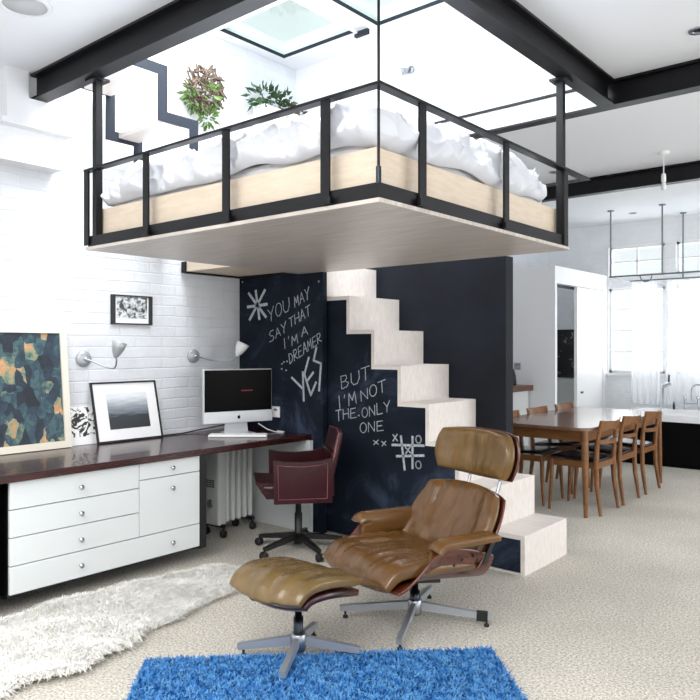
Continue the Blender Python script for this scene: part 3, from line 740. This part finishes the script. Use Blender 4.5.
# wall lamps
def wall_lamp(y, z, pts, shade_c, shade_ax, label, m):
    r = thing('wall_lamp', label, 'lamp', (XL, y, z), 0, 'gooseneck wall lamps')
    MB().lathe([(0, .024), (.025, .024), (.052, .018), (.056, .006), (.056, .001)], (0, 0, 0), (1, 0, 0), 28).build('base', 'grey_enamel', r)
    MB().lathe([(0, .045), (.010, .045), (.012, .024)], (0, 0, 0), (1, 0, 0), 14).build('switch', 'chrome', r)
    MB().tube(pts, .0055, 8).build('arm', 'brushed', r)
    MB().lathe([(.008, -.03), (.016, -.018), (.030, .005), (.044, .045), (.051, .085), (.048, .085), (.040, .045), (.0, .02)], shade_c, shade_ax, 24).build('lamp_shade', m, r)
def bez(p0, p1, p2, p3, n=14):
    out = []
    for i in range(n+1):
        t = i/n; out.append(V(p0)*(1-t)**3+V(p1)*3*t*(1-t)**2+V(p2)*3*t*t*(1-t)+V(p3)*t**3)
    return out
wall_lamp(2.579, 1.321, bez((.04, .0, 0), (.13, .13, -.06), (.19, .15, -.12), (.20, .13, .02)), (.202, .13, .035), (.15, .25, 1), 'grey gooseneck wall lamp above the seascape picture, shade turned up', 'grey_enamel')
wall_lamp(3.508, 1.333, bez((.04, .0, 0), (.10, .14, -.05), (.22, .22, -.07), (.26, .235, .01)), (.262, .24, .025), (.35, .35, 1), 'white gooseneck wall lamp on the brick wall above the computer', 'white_enamel')

# computer
im = thing('desktop_computer', 'silver all-in-one computer with a dark screen on the desk', 'computer', (-4.20, 3.655, DZ+.001), R(-17))
MB().rbox((-.018, -.285, .085), (.018, .285, .495), .008, 3).build('body', 'alu', im)
MB().rbox((.0175, -.285, .085), (.022, .285, .172), .002, 1).build('chin', 'alu', im)
sc = MB().box((.018, -.277, .174), (.0205, .277, .487)).build('screen', 'screen', im)
MB().box((.0206, .02, .325), (.0209, .115, .333)).build('screen_text', 'redtext', sc)
MB().prism([(-.10, 0), (.10, 0), (.085, .12), (-.085, .12)], (-.04, 0, .004), (0, 1, 0), (0, 0, 1), (.012, 0, 0)).rbox((-.10, -.105, 0), (.10, .105, .010), .003, 1).build('stand', 'alu', im)
ap = MB()
ol = [(0, .8), (.35, .95), (.75, .85), (.95, .5), (.78, .2), (.85, -.2), (.95, -.35), (.7, -.85), (.4, -1), (0, -.9), (-.4, -1), (-.7, -.85), (-.95, -.25), (-.95, .4), (-.7, .85), (-.35, .95)]
ap.prism([(x*.0125, y*.0135) for x, y in ol], (.0221, 0, .127), (0, 1, 0), (0, 0, 1), (.0004, 0, 0))
ap.prism([(x*.0125, y*.0135) for x, y in [(.02, 1.1), (.1, 1.5), (.45, 1.85), (.42, 1.45)]], (.0221, 0, .127), (0, 1, 0), (0, 0, 1), (.0004, 0, 0))
ap.build('logo', 'matteblack', im)
kb = thing('keyboard', 'white slim keyboard on the desk in front of the computer', 'keyboard', (-4.045, 3.525, DZ+.001), R(42))
MB().rbox((-.215, -.05, 0), (.215, .06, .016), .004, 2).build('body', 'whiteplastic', kb)
ky = MB()
for i in range(16):
    for j in range(5):
        ky.box((-.207+i*.0258, -.044+j*.0200, .016), (-.207+i*.0258+.0225, -.044+j*.0200+.0170, .0195))
ky.build('keys', 'white_enamel', kb)
tag(MB().tube([V(p)+V((0, 0, DZ+.006)) for p in [(-4.46, 3.10, 0), (-4.49, 3.2, 0), (-4.49, 3.36, .0), (-4.50, 3.5, .01), (-4.44, 3.62, .03), (-4.36, 3.66, .05)]], .005, 8).build('power_cable', 'cord'), 'black cable trailing over the desk along the brick wall to the computer', 'cable')
tag(MB().tube([V(p)+V((0, 0, DZ+.006)) for p in [(-4.16, 3.83, .06), (-4.10, 3.87, .015), (-4.02, 3.88, 0), (-3.95, 3.90, 0), (-3.97, 3.93, 0), (-4.06, 3.94, 0)]], .004, 8).build('data_cable', 'whitecord'), 'white cable curling on the desk right of the computer stand', 'cable')

# oil heater under the desk
ht = thing('oil_heater', 'white oil-filled radiator on casters under the desk', 'heater', (-4.20, 3.58, 0), R(5))
for i in range(5):
    y = -.11+i*.062
    MB().rbox((-.075, y, .10), (.075, y+.034, .64), .015, 2).build('fin', 'heater', ht)
MB().rbox((-.08, -.20, .09), (.08, -.115, .65), .015, 2).build('control_box', 'heater', ht)
g = MB()
for zz in (.37, .385, .40, .415):
    for yy in (-.05, -.02, .01): g.box((yy, -.203, zz), (yy+.024, -.199, zz+.008))
g.build('vent', 'black', ht)
MB().lathe([(0, 0), (.03, 0), (.03, .01), (0, .012)], (.0, -.203, .25), (0, -1, 0), 20).build('dial', 'brushed', ht)
for yy in (-.16, .15):
    MB().box((-.10, yy-.012, .075), (.10, yy+.012, .10)).build('axle', 'black', ht)
    for xx in (-.09, .09):
        MB().lathe([(0, -.012), (.028, -.012), (.028, .012), (0, .012)], (xx, yy, .029), (1, 0, 0), 16).tube([(xx, yy, .05), (xx, yy, .09)], .009, 8).build('caster', 'rubber', ht)

# ------------------------------------------------------------------ swivel office chair
face = math.atan2(-.766, -.641)
oc = thing('office_chair', 'burgundy leather swivel chair with box arms at the desk end', 'chair', (-3.455, 3.555, 0), face)
MB().lathe([(.0, .05), (.032, .05), (.036, .085), (.03, .12), (.026, .13), (.026, .26), (.02, .262), (.02, .385)], n=18).build('column', 'black', oc)
for i in range(5):
    a = 2*PI*i/5+R(38)
    d = V((math.cos(a), math.sin(a), 0))
    lg_ = MB().beam(d*.02+V((0, 0, .105)), d*.31+V((0, 0, .068)), .042, .04, w2=.028, h2=.024).build('leg', 'black', oc)
    s_ = d.cross(V((0, 0, 1)))
    cst = MB()
    for q in (-.012, .012):
        cst.lathe([(0, -.009), (.024, -.009), (.027, -.004), (.027, .004), (.024, .009), (0, .009)], d*.315+s_*q+V((0, 0, .028)), s_, 16)
    cst.tube([d*.305+V((0, 0, .03)), d*.305+V((0, 0, .07))], .008, 8)
    cst.build('caster', 'rubber', lg_)
MB().rbox((-.12, -.10, .385), (.12, .10, .41), .006, 1).build('seat_plate', 'black', oc)
def ocseat(a, b):
    a2, b2 = squircle(a, b, .08); return (.02+.235*a2, .205*b2, .455+.02*a2-.012*(1-b2*b2))
MB().pillow(ocseat, .035, .035, 20, 20, 8, .3).build('seat', 'burgundy', oc)
MB().prism([(-.2, 0), (.23, 0), (.30, .10), (.30, .115), (-.2, .06)], (0, -.20, .40), (1, 0, 0), (0, 0, 1), (0, .40, 0)).build('seat_sling', 'burgundy', oc)
for s_ in (-1, 1):
    m = MB(); y = s_*.235
    prof = [(-.20, .375), (.185, .375), (.19, .665), (.12, .652), (0, .645), (-.12, .652), (-.205, .672)]
    m.prism(prof, (0, y-.017, 0), (1, 0, 0), (0, 0, 1), (0, .034, 0))
    ar = m.build('arm', 'burgundy', oc)
    st_ = MB(); yy = y+s_*.0185; q = [(-.165, .405), (.155, .405), (.16, .63), (.10, .622), (0, .616), (-.1, .622), (-.168, .638)]
    q3 = [(x, yy, z) for x, z in q]; st_.tube(q3+[q3[0]], .0022, 5, False); st_.build('stitching', 'stitch', ar)
def ocback(a, b):
    a2, b2 = squircle(a, b, .06); return (-.195-.065*(b2+1)/2-.02*(1-a2*a2), -.215*a2, .685+.15*b2)
bk = MB().pillow(ocback, .024, .024, 18, 18, 8, .5).build('backrest', 'burgundy', oc)
q3 = []
for a, b in [(-.98, -.98), (-.98, 0), (-.98, .98), (0, .985), (.98, .98), (.98, 0), (.98, -.98)]: q3.append(V(ocback(a, b)))
MB().tube([p+V((.01, 0, 0)) for p in q3], .006, 6, False).build('piping', 'stitch', bk)
MB().prism([(-.205, -.11), (.205, -.11), (.205, .18), (-.205, .18)], (-.20, 0, .52), (0, 1, 0), (0, 0, 1), (-.02, 0, 0)).build('lower_back', 'burgundy', oc)

# ------------------------------------------------------------------ lounge chair
fa = R(-109)
lc = thing('lounge_chair', 'tan leather lounge chair with rosewood shells, headrest and chrome star base', 'armchair', (-2.10, 3.012, 0), fa)
def star(root, world_angles, off, L, zc, zt, band=None):
    MB().lathe([(0, zc-.045), (.032, zc-.045), (.036, zc-.03), (.036, zc+.028), (.03, zc+.035), (0, zc+.035)], n=24).build('hub', 'brushed', root)
    for i, wa in enumerate(world_angles):
        a = R(wa)-off; d = V((math.cos(a), math.sin(a), 0))
        lg_ = MB().beam(d*.03+V((0, 0, zc)), d*L+V((0, 0, zt)), .024, .042, w2=.028, h2=.028).build('leg', 'castalu', root)
        MB().lathe([(0, 0), (.013, 0), (.013, .012), (.006, .014), (.006, zt-.016)], d*(L-.025), n=12).build('glide', 'rubber', lg_)
        if band == i: MB().beam(d*(L-.075)+V((0, 0, zt+.002)), d*(L-.02)+V((0, 0, zt)), .037, .043).build('sleeve', 'rubber', lg_)
star(lc, (30, 112, 211, 294), fa, .385, .085, .05, band=0)
MB().lathe([(.026, .11), (.026, .16), (.018, .16), (.018, .25)], n=20).build('column', 'darksteel', lc)
MB().prism([(-.11, .20), (.13, .235), (.13, .262), (-.11, .228)], (0, -.07, 0), (1, 0, 0), (0, 0, 1), (0, .14, 0)).box((.06, -.02, .19), (.16, .05, .235)).build('seat_mechanism', 'black', lc)
def seat_fn(a, b):
    a2, b2 = squircle(a, b, .22); t = (b2+1)/2
    x = .345-.605*t
    q = max(0, min(1, (t-.03)/.45)); q = q*q*(3-2*q)
    z = .308-.066*t-.022*math.exp(-(t/.12)**2)
    z += (.01+.18*q)*abs(a2)**5.5
    return (x, .345*a2*(1-.03*t), z)
def rev(fn): return lambda a, b: fn(-a, b)
def off_fn(fn, d, sc=1.):
    def g(a, b):
        a, b = a*sc, b*sc; e = 2e-2; P = lambda u, v: V(fn(u, v))
        n = (P(a+e, b)-P(a-e, b)).cross(P(a, b+e)-P(a, b-e)).normalized()
        return tuple(P(a, b)+n*d)
    return g
# orientation: make normal point up (+z)
seat = rev(seat_fn) if (V(seat_fn(.02, 0))-V(seat_fn(-.02, 0))).cross(V(seat_fn(0, .02))-V(seat_fn(0, -.02))).z < 0 else seat_fn
MB().pillow(seat, .006, .008, 30, 30, 10, .8).build('seat_shell', 'rosewood', lc)
def wr(q, a, b): return .010*(noise.noise(V((q.x*3.2, q.y*16, 0)))) + .004*noise.noise(q*22)
def cush_fn(a, b):
    a2, b2 = squircle(a, b, .25); t = (b2+1)/2
    z = .362-.05*t-.055*math.exp(-(max(0, t)/.10)**2)*1.15+.012*math.sin(PI*max(0, min(1, t)))+.05*max(0, t)*abs(a2)**3
    return (.39-.61*t, .312*a2, z)
cush = rev(cush_fn) if seat is not seat_fn else cush_fn
MB().pillow(cush, .048, .05, 56, 40, 5, .30, wr).build('seat_cushion', 'leather', lc)
def back_fn(a, b):
    a2, b2 = squircle(a, b, .5 if b > 0 else .2); t = (b2+1)/2
    x = -.215-.20*t-.025*math.sin(PI*t)
    x += .105*abs(a2)**2.4*(1-.25*t)
    return (x, .345*a2*(1-.04*t), .315+.345*t)
def forward(fn):
    n = (V(fn(.02, 0))-V(fn(-.02, 0))).cross(V(fn(0, .02))-V(fn(0, -.02)))
    return fn if n.x > 0 else (lambda a, b: fn(-a, b))
back = forward(back_fn)
MB().pillow(off_fn(back, 0, .965), .006, .008, 30, 24, 10, .8).build('back_shell', 'rosewood', lc)
def wr2(q, a, b): return .010*noise.noise(V((q.z*3.2, q.y*15, 5))) + .004*noise.noise(q*22)
MB().pillow(off_fn(back, .046, .995), .048, .042, 56, 36, 5, .30, wr2).build('back_cushion', 'leather', lc)
def head_fn(a, b):
    a2, b2 = squircle(a, b, .5); t = (b2+1)/2
    x = -.452-.045*t-.02*math.sin(PI*t)+.085*abs(a2)**2.2
    return (x, .325*a2, .695+.27*t)
head = forward(head_fn)
MB().pillow(off_fn(head, 0, .95), .006, .008, 28, 20, 10, .8).build('headrest_shell', 'rosewood', lc)
MB().pillow(off_fn(head, .046, 1.), .052, .044, 44, 28, 4, .28, wr2).build('headrest', 'leather3', lc)
for y in (-.11, .13):
    MB().tube([(-.405, y, .56), (-.452, y, .66), (-.487, y, .80)], .009, 8).build('headrest_strut', 'chrome', lc)
for s_ in (-1, 1):
    def arm_fn(a, b, s_=s_):
        u = (a+1)/2; t = (b+1)/2
        x = .135-.375*t
        fr = max(0, 1-t/.12); 
        L1, rr = .060, .03                     # inner riser, bend radius
        if u < .52: y, z = .288, .40+L1*u/.52
        elif u < .72:
            an = (u-.52)/.2*PI/2; y = .288+rr*(1-math.cos(an)); z = .40+L1+rr*math.sin(an)
        else: y, z = .318+(u-.72)/.28*.06, .49-.008*(u-.72)/.28
        y += .010*(1-t); z -= .006*t+.03*fr*fr*(1 if u > .5 else 0)
        return (x, y*s_, z)
    nrm = (V(arm_fn(.92, 0))-V(arm_fn(.88, 0))).cross(V(arm_fn(.9, .02))-V(arm_fn(.9, -.02)))
    af = arm_fn if nrm.z > 0 else (lambda a, b, f_=arm_fn: f_(a, -b))
    MB().pillow(af, .024, .020, 30, 24, 5, .5).build('armrest', 'leather', lc)
    MB().prism([(-.17, .36), (-.14, .36), (-.20, .475), (-.23, .475)], (0, s_*.352-.004, 0), (1, 0, 0), (0, 0, 1), (0, .008, 0)).build('arm_bracket', 'black', lc)
    for x, z in ((.02, .36), (-.03, .375), (-.10, .385), (-.12, .36)):
        MB().lathe([(0, .010), (.005, .009), (.008, 0)], (x, s_*.336, z+.02), (0, s_, 0), 12).build('bolt', 'darksteel', lc)

# ottoman
ot = thing('ottoman', 'olive tan leather ottoman with dark rosewood shell on a four-legged chrome base', 'footstool', (-2.25, 2.315, 0), 0.)
star(ot, (36, 117, 216, 300), 0., .275, .085, .05)
MB().lathe([(.022, .11), (.022, .19), (.016, .19), (.016, .31)], n=18).build('column', 'darksteel', ot)
def ott_fn(a, b):
    a2, b2 = squircle(a, b, .42)
    t = (b2+1)/2                                    # 0 near end (-y) .. 1 towards chair
    t = max(0, min(1, t)); z = .305+.06*math.sin(PI*(t*.93+.05)**.62)-.035*math.exp(-(t/.10)**2)
    return (.245*a2, .212*b2-.005, z)
ott = ott_fn if (V(ott_fn(.02, 0))-V(ott_fn(-.02, 0))).cross(V(ott_fn(0, .02))-V(ott_fn(0, -.02))).z > 0 else rev(ott_fn)
MB().pillow(off_fn(ott, -.012, .95), .010, .022, 30, 30, 10, .8).build('shell', 'rosedark', ot)
def wr3(q, a, b): return .008*noise.noise(V((q.x*15, q.y*3.2, 9))) + .003*noise.noise(q*22)
MB().pillow(off_fn(ott, .03, .985), .034, .030, 56, 40, 5, .30, wr3).build('cushion', 'leather2', ot)
MB().box((-.09, -.06, .285), (.09, .06, .315)).build('mount_plate', 'black', ot)

# ------------------------------------------------------------------ rugs
def blade_rug(name, label, pts_fn, n, h, w, m, lean, base_mb, curl=.4):
    mb = base_mb
    vs, fs = [], []
    for i in range(n):
        q = pts_fn()
        if q is None: continue
        x, y, z = q
        a = random.uniform(0, 2*PI); l_ = random.uniform(.3, 1)*lean; H = h*random.uniform(.7, 1.15)
        d = V((math.cos(a), math.sin(a), 0)); s_ = V((-d.y, d.x, 0))*w/2
        p0 = V((x, y, z)); p1 = p0+d*l_*H*.35+V((0, 0, H*.6)); p2 = p0+d*l_*H+V((0, 0, H*(1-curl*l_)))
        o = len(vs); vs += [p0-s_, p0+s_, p1+s_*.9, p1-s_*.9, p2+s_*.3, p2-s_*.3]
        fs += [(o, o+1, o+2, o+3), (o+3, o+2, o+4, o+5)]
    mb.add(vs, fs, True)
    return tag(mb.build(name, m), label, 'rug')
A0 = V((-2.705, 1.835, 0)); e1 = V((.7155, .6986, 0)); e2 = V((.7071, -.7071, 0)); RW, RL = 1.53, 2.1
def blue_pt():
    u, v = random.uniform(-.01, RW+.01), random.uniform(-.01, 1.0 if random.random() < .82 else RL)
    p = A0+e1*u+e2*v; return (p.x, p.y, .012)
bmb = MB(); bmb.prism([(0, 0), (RW, 0), (RW, RL), (0, RL)], A0+V((0, 0, .001)), e1, e2, (0, 0, .014))
blade_rug('shag_rug', 'bright blue shaggy rug on the carpet in front of the ottoman', blue_pt, 52000, .030, .007, 'bluepile', .8, bmb)
SP = [(-3.53, .9), (-3.59, 1.3), (-3.63, 1.63), (-3.66, 1.97), (-3.64, 2.32), (-3.60, 2.6), (-3.48, 2.93), (-3.33, 2.96), (-3.12, 2.72), (-3.10, 2.45), (-3.02, 2.2), (-3.03, 2.03), (-2.92, 1.9), (-2.90, 1.74), (-2.84, 1.58), (-2.92, 1.40), (-2.88, 1.25), (-2.95, .9)]
def inside(x, y, P=SP):
    c_ = False; j = len(P)-1
    for i in range(len(P)):
        if (P[i][1] > y) != (P[j][1] > y) and x < (P[j][0]-P[i][0])*(y-P[i][1])/(P[j][1]-P[i][1])+P[i][0]: c_ = not c_
        j = i
    return c_
def fl_z(x, y): return .012+.028*max(0, noise.noise(V((x*5, y*5, 2)))+.35)
def fl_pt():
    for _ in range(20):
        x, y = random.uniform(-3.75, -2.83), random.uniform(1.0, 3.0)
        if inside(x, y): return (x, y, fl_z(x, y)-.006)
bmb = MB(); cx_, cy_ = -3.28, 1.95; bmb.prism([(cx_+(x-cx_)*.86, cy_+(y-cy_)*.96) for x, y in SP], (0, 0, .001), (1, 0, 0), (0, 1, 0), (0, 0, .012))
gx = [(-3.75+i*.03, 1.0+j*.03) for i in range(31) for j in range(67)]
blade_rug('sheepskin_rug', 'long fluffy white sheepskin lying on the carpet along the drawer cabinet', fl_pt, 72000, .048, .0042, 'fleece', 1.6, bmb, .5)

# ------------------------------------------------------------------ dining set
tb = thing('dining_table', 'long teak dining table with rounded corners', 'table', (-2.75, 6.74, 0))
hw, hl = .48, 1.03
def rrect(hx, hy, r, n=8):
    P = []
    for cx, cy, a0_ in ((hx-r, hy-r, 0), (-hx+r, hy-r, 90), (-hx+r, -hy+r, 180), (hx-r, -hy+r, 270)):
        for i in range(n+1):
            a = R(a0_+90*i/n); P.append((cx+r*math.cos(a), cy+r*math.sin(a)))
    return P
MB().prism(rrect(hw, hl, .11), (0, 0, .712), (1, 0, 0), (0, 1, 0), (0, 0, .026)).build('tabletop', 'teaktop', tb)
MB().box((-hw+.05, -hl+.06, .62), (hw-.05, -hl+.08, .712)).box((-hw+.05, hl-.08, .62), (hw-.05, hl-.06, .712)).box((-hw+.05, -hl+.08, .62), (-hw+.07, hl-.08, .712)).box((hw-.07, -hl+.08, .62), (hw-.05, hl-.08, .712)).build('apron', 'teak', tb)
for sx in (-1, 1):
    for sy in (-1, 1):
        MB().tube([(sx*(hw-.035), sy*(hl-.045), 0), (sx*(hw-.045), sy*(hl-.055), .40), (sx*(hw-.05), sy*(hl-.06), .711)], [.017, .027, .030], 14).build('leg', 'teak', tb)
def make_chair(loc, rz, label):
    r = thing('dining_chair', label, 'chair', loc, rz, 'teak dining chairs')
    # local +x = facing; width along y
    def seatp(a, b):
        a2, b2 = squircle(a, b, .22); return (.01+.205*a2, .215*b2*(1-.06*(1-a2)/2), .452+.012*a2)
    MB().pillow(seatp, .022, .012, 18, 18, 6, .35).build('seat', 'vinyl', r)
    fr = MB()
    fr.box((-.19, -.20, .385), (.20, -.178, .437)).box((-.19, .178, .385), (.20, .20, .437)).box((.18, -.178, .385), (.20, .178, .437)).box((-.205, -.178, .385), (-.185, .178, .437))
    fr.build('seat_frame', 'teak', r)
    for s_ in (-1, 1):
        MB().tube([(.215, s_*.205, 0), (.20, s_*.198, .25), (.195, s_*.195, .44)], [.012, .018, .019], 10).build('leg', 'teak', r)
        MB().tube([(-.235, s_*.205, 0), (-.20, s_*.198, .25), (-.195, s_*.195, .44), (-.205, s_*.198, .60), (-.238, s_*.205, .775)], [.014, .020, .022, .019, .013], 10).build('leg', 'teak', r)
    # top rail: curved plate with a shallow V below
    m = MB(); n = 14; top, bot = [], []
    for i in range(n+1):
        u = -1+2*i/n; x = -.238-.045*(1-u*u); y = .222*u
        top.append(V((x-.006, y, .795-.010*(1-u*u)))); bot.append(V((x+.012, y, .70+.03*(1-abs(u)) if abs(u) > .25 else .722-.02*(1-abs(u)/.25))))
    vs = []; 
    for i in range(n+1):
        for p in (top[i], bot[i]):
            for dx in (-.009, .009): vs.append(p+V((dx, 0, 0)))
    fs = []
    for i in range(n):
        o = i*4; fs += [(o, o+4, o+5, o+1), (o+2, o+3, o+7, o+6), (o, o+2, o+6, o+4), (o+1, o+5, o+7, o+3)]
    fs += [(0, 1, 3, 2), (n*4, n*4+2, n*4+3, n*4+1)]
    m.add(vs, fs, False).build('top_rail', 'teak', r)
    pts = []
    for i in range(9):
        u = -1+2*i/8; pts.append((-.218-.03*(1-u*u), .19*u, .612-.008*(1-u*u)))
    m = MB()
    for a, b in zip(pts[:-1], pts[1:]): m.beam(a, b, .018, .034)
    m.build('back_rail', 'teak', r)
    return r
ch0 = make_chair((-2.465, 6.085, 0), PI, 'teak dining chair with black seat on the open side, next to the near table leg')
dup(ch0, (-2.465, 6.625, 0), PI, 'middle teak dining chair on the open right side of the table')
dup(ch0, (-2.465, 7.235, 0), PI, 'teak dining chair on the open side standing nearest the bathtub')
dup(ch0, (-2.98, 6.15, 0), 0, 'teak dining chair on the partition side, back mostly hidden by the black wall')
dup(ch0, (-2.99, 6.80, 0), 0, 'middle teak dining chair on the table side facing away from the kitchen counter')
dup(ch0, (-2.99, 7.46, 0), 0, 'teak dining chair on the partition side standing nearest the closet door')

# ------------------------------------------------------------------ bathing corner
bt = thing('bathtub', 'white bathtub with black side panels below the far windows', 'bathtub', (-1.95, 9.27, 0))
bw, bl_ = .47, 1.20
def ring(hx, hy, z, r, n=8): return [V((x, y, z)) for x, y in rrect(hx, hy, r, n)]
loops = [ring(bl_, bw, .53, .06), ring(bl_, bw, .605, .06), ring(bl_-.012, bw-.012, .615, .055), ring(bl_-.09, bw-.09, .610, .12), ring(bl_-.14, bw-.13, .45, .16), ring(bl_-.25, bw-.19, .22, .16), ring(bl_-.5, bw-.33, .19, .06)]
m = MB(); vs = [p for L in loops for p in L]; n = len(loops[0]); fs = []
for i in range(len(loops)-1):
    for k in range(n): fs.append((i*n+k, i*n+(k+1) % n, (i+1)*n+(k+1) % n, (i+1)*n+k))
fs.append(tuple(range((len(loops)-1)*n, len(loops)*n)))
m.add(vs, fs, True).build('basin', 'tub', bt)
MB().box((-bl_+.03, -bw+.03, 0), (bl_-.03, -bw+.045, .55)).box((-bl_+.03, -bw+.045, 0), (-bl_+.045, bw-.03, .55)).box((bl_-.045, -bw+.045, 0), (bl_-.03, bw-.03, .55)).box((-bl_+.03, bw-.045, 0), (bl_-.03, bw-.03, .55)).build('side_panel', 'matteblack', bt)
tp = thing('bath_mixer', 'chrome two-handled bath mixer tap with swan neck on the bathtub rim', 'tap', (-2.50, 9.62, .612))
for x in (-.075, .075):
    MB().tube([(x, 0, 0), (x, 0, .13)], .014, 12).build('pillar', 'chrome', tp)
    MB().lathe([(.0, .19), (.012, .185), (.02, .17), (.018, .145), (.012, .13)], (x, 0, 0), n=14).build('handle', 'chrome', tp)
MB().tube([(-.075, 0, .085), (.075, 0, .085)], .014, 12).build('body', 'chrome', tp)
MB().tube([(0, 0, .09), (0, 0, .25)]+[(.075-.075*math.cos(R(a)), 0, .25+.075*math.sin(R(a))) for a in range(15, 181, 15)]+[(.15, 0, .19)], .011, 12).build('spout', 'chrome', tp)
tw_ = thing('shower_standpipe', 'chrome hand shower on an upright pipe left of the mixer tap', 'shower', (-2.84, 9.62, .612))
MB().tube([(0, 0, 0), (0, 0, .26), (.02, 0, .30)], .014, 12).build('pipe', 'chrome', tw_)
MB().tube([(.0, 0, .29), (.09, 0, .33)], .026, 12).build('valve', 'chrome', tw_)
MB().tube([(.07, 0, .33), (.075, 0, .44)], .012, 10).build('hand_shower', 'darksteel', tw_)
tag(MB().lathe([(0, 0), (.014, 0), (.016, .05), (.010, .08), (.006, .10), (0, .102)], (-2.71, 9.63, .612), n=14).build('bottle', 'darksteel'), 'little dark bottle on the tub rim left of the mixer tap', 'bottle')
# curtain rail hung from ceiling
cr = thing('curtain_rail', 'ring of grey steel shower curtain rail hung on ceiling rods above the bathtub', 'rail', (0, 0, 0))
RZ = 2.285; ry0, ry1, rx0, rx1 = 9.0, 9.72, -3.30, -1.0
MB().tube([(rx0, ry0, RZ), (rx1, ry0, RZ)], .010, 10).build('rail_bar', 'railsteel', cr)
MB().tube([(rx0, ry1, RZ), (rx1, ry1, RZ)], .010, 10).build('rail_bar', 'railsteel', cr)
MB().tube([(rx0, ry0, RZ), (rx0, ry1, RZ)], .010, 10).build('rail_bar', 'railsteel', cr)
for x, y in ((-3.285, ry0), (-2.665, ry0), (-2.625, ry1)):
    rd = MB().tube([(x, y, RZ), (x, y, ZC-.001)], .0095, 10).build('rod', 'railsteel', cr)
    MB().lathe([(0, -.012), (.04, -.012), (.04, -.001)], (x, y, ZC), n=20).build('ceiling_plate', 'railsteel', rd)
MB().tube([(-2.86+.07*math.cos(R(a)), ry0+.02, RZ-.01-.07*math.sin(R(a))) for a in range(0, 181, 15)], .008, 8).build('hook', 'railsteel', cr)
def curtain(x0, x1, label, ztop=RZ-.02, zbot=.66, y=ry1, full=6., ph=0.):
    m = MB(); nx, nz = 70, 16; vs, fs = [], []
    for j in range(nz+1):
        for i in range(nx+1):
            t = i/nx; u = j/nz
            x = x0+(x1-x0)*t+.015*math.sin(u*5+t*4); yy = y+.035*math.sin(t*full*2*PI+ph+.6*math.sin(u*2))*(.5+.5*u)+.012*math.sin(t*37+u)
            vs.append((x, yy, ztop+(zbot-ztop)*u))
    for j in range(nz):
        for i in range(nx): k = j*(nx+1)+i; fs.append((k, k+1, k+nx+2, k+nx+1))
    c_ = tag(m.add(vs, fs, True).build('sheer_curtain', 'sheer'), label, 'curtain', 'sheer shower curtains')
curtain(-3.27, -2.93, 'white sheer curtain gathered before the left far window', full=5)
curtain(-2.83, -1.9, 'white sheer curtain hanging behind the bath mixer at the right photo edge', full=9, ph=1.)

# ------------------------------------------------------------------ light
W = bpy.data.worlds.new('World'); S.world = W; W.use_nodes = True
bg = W.node_tree.nodes['Background']; bg.inputs[0].default_value = (.93, .97, 1, 1); bg.inputs[1].default_value = 1.2
def area(name, loc, rot, sx, sy, power, col=(1, 1, 1)):
    l = bpy.data.lights.new(name, 'AREA'); l.shape = 'RECTANGLE'; l.size = sx; l.size_y = sy; l.energy = power; l.color = col
    o = bpy.data.objects.new(name, l); COL.objects.link(o); o.location = loc; o.rotation_euler = rot
    return o
area('skylight_daylight', (-3.12, 2.90, ZR+.3), (0, 0, 0), 2.3, 1.1, 160, (.95, .98, 1))  # shines through the unseen opening added in the well roof
area('added_top_light', (-.5, -1.05, ZC+.5), (0, 0, 0), 6.0, 3.0, 430, (1, .99, .97))  # lamp over the added ceiling opening, brightens the floor from above
area('window_daylight_front', (-.7, YF-.35, 1.6), (PI/2, 0, PI), 6.4, 2.4, 130, (1, .985, .96))
area('window_daylight_right', (XR+.35, 6.3, 1.6), (PI/2, 0, -PI/2+PI), 4.6, 2.3, 170, (.97, .985, 1))
area('window_daylight_back', (-2.86, YB+.45, 1.9), (-PI/2, 0, 0), 2.2, 2.1, 85, (.95, .98, 1))

# ------------------------------------------------------------------ camera
cam = bpy.data.cameras.new('Camera'); co = bpy.data.objects.new('Camera', cam); COL.objects.link(co)
co.location = (0, 0, 1.40); co.rotation_euler = (PI/2, 0, R(40.06))
cam.sensor_width = 36; cam.sensor_fit = 'HORIZONTAL'; cam.lens = 36*716/700; cam.shift_y = -2.5/700; cam.clip_start = .05
S.camera = co
S.view_settings.view_transform = 'Standard'; S.view_settings.look = 'None'; S.view_settings.gamma = 1; S.view_settings.use_curve_mapping = False
S.view_settings.exposure = 0.0
S.cycles.use_denoising = True
S.cycles.max_bounces = 10; S.cycles.diffuse_bounces = 6; S.cycles.transparent_max_bounces = 12
S.cycles.sample_clamp_indirect = 8
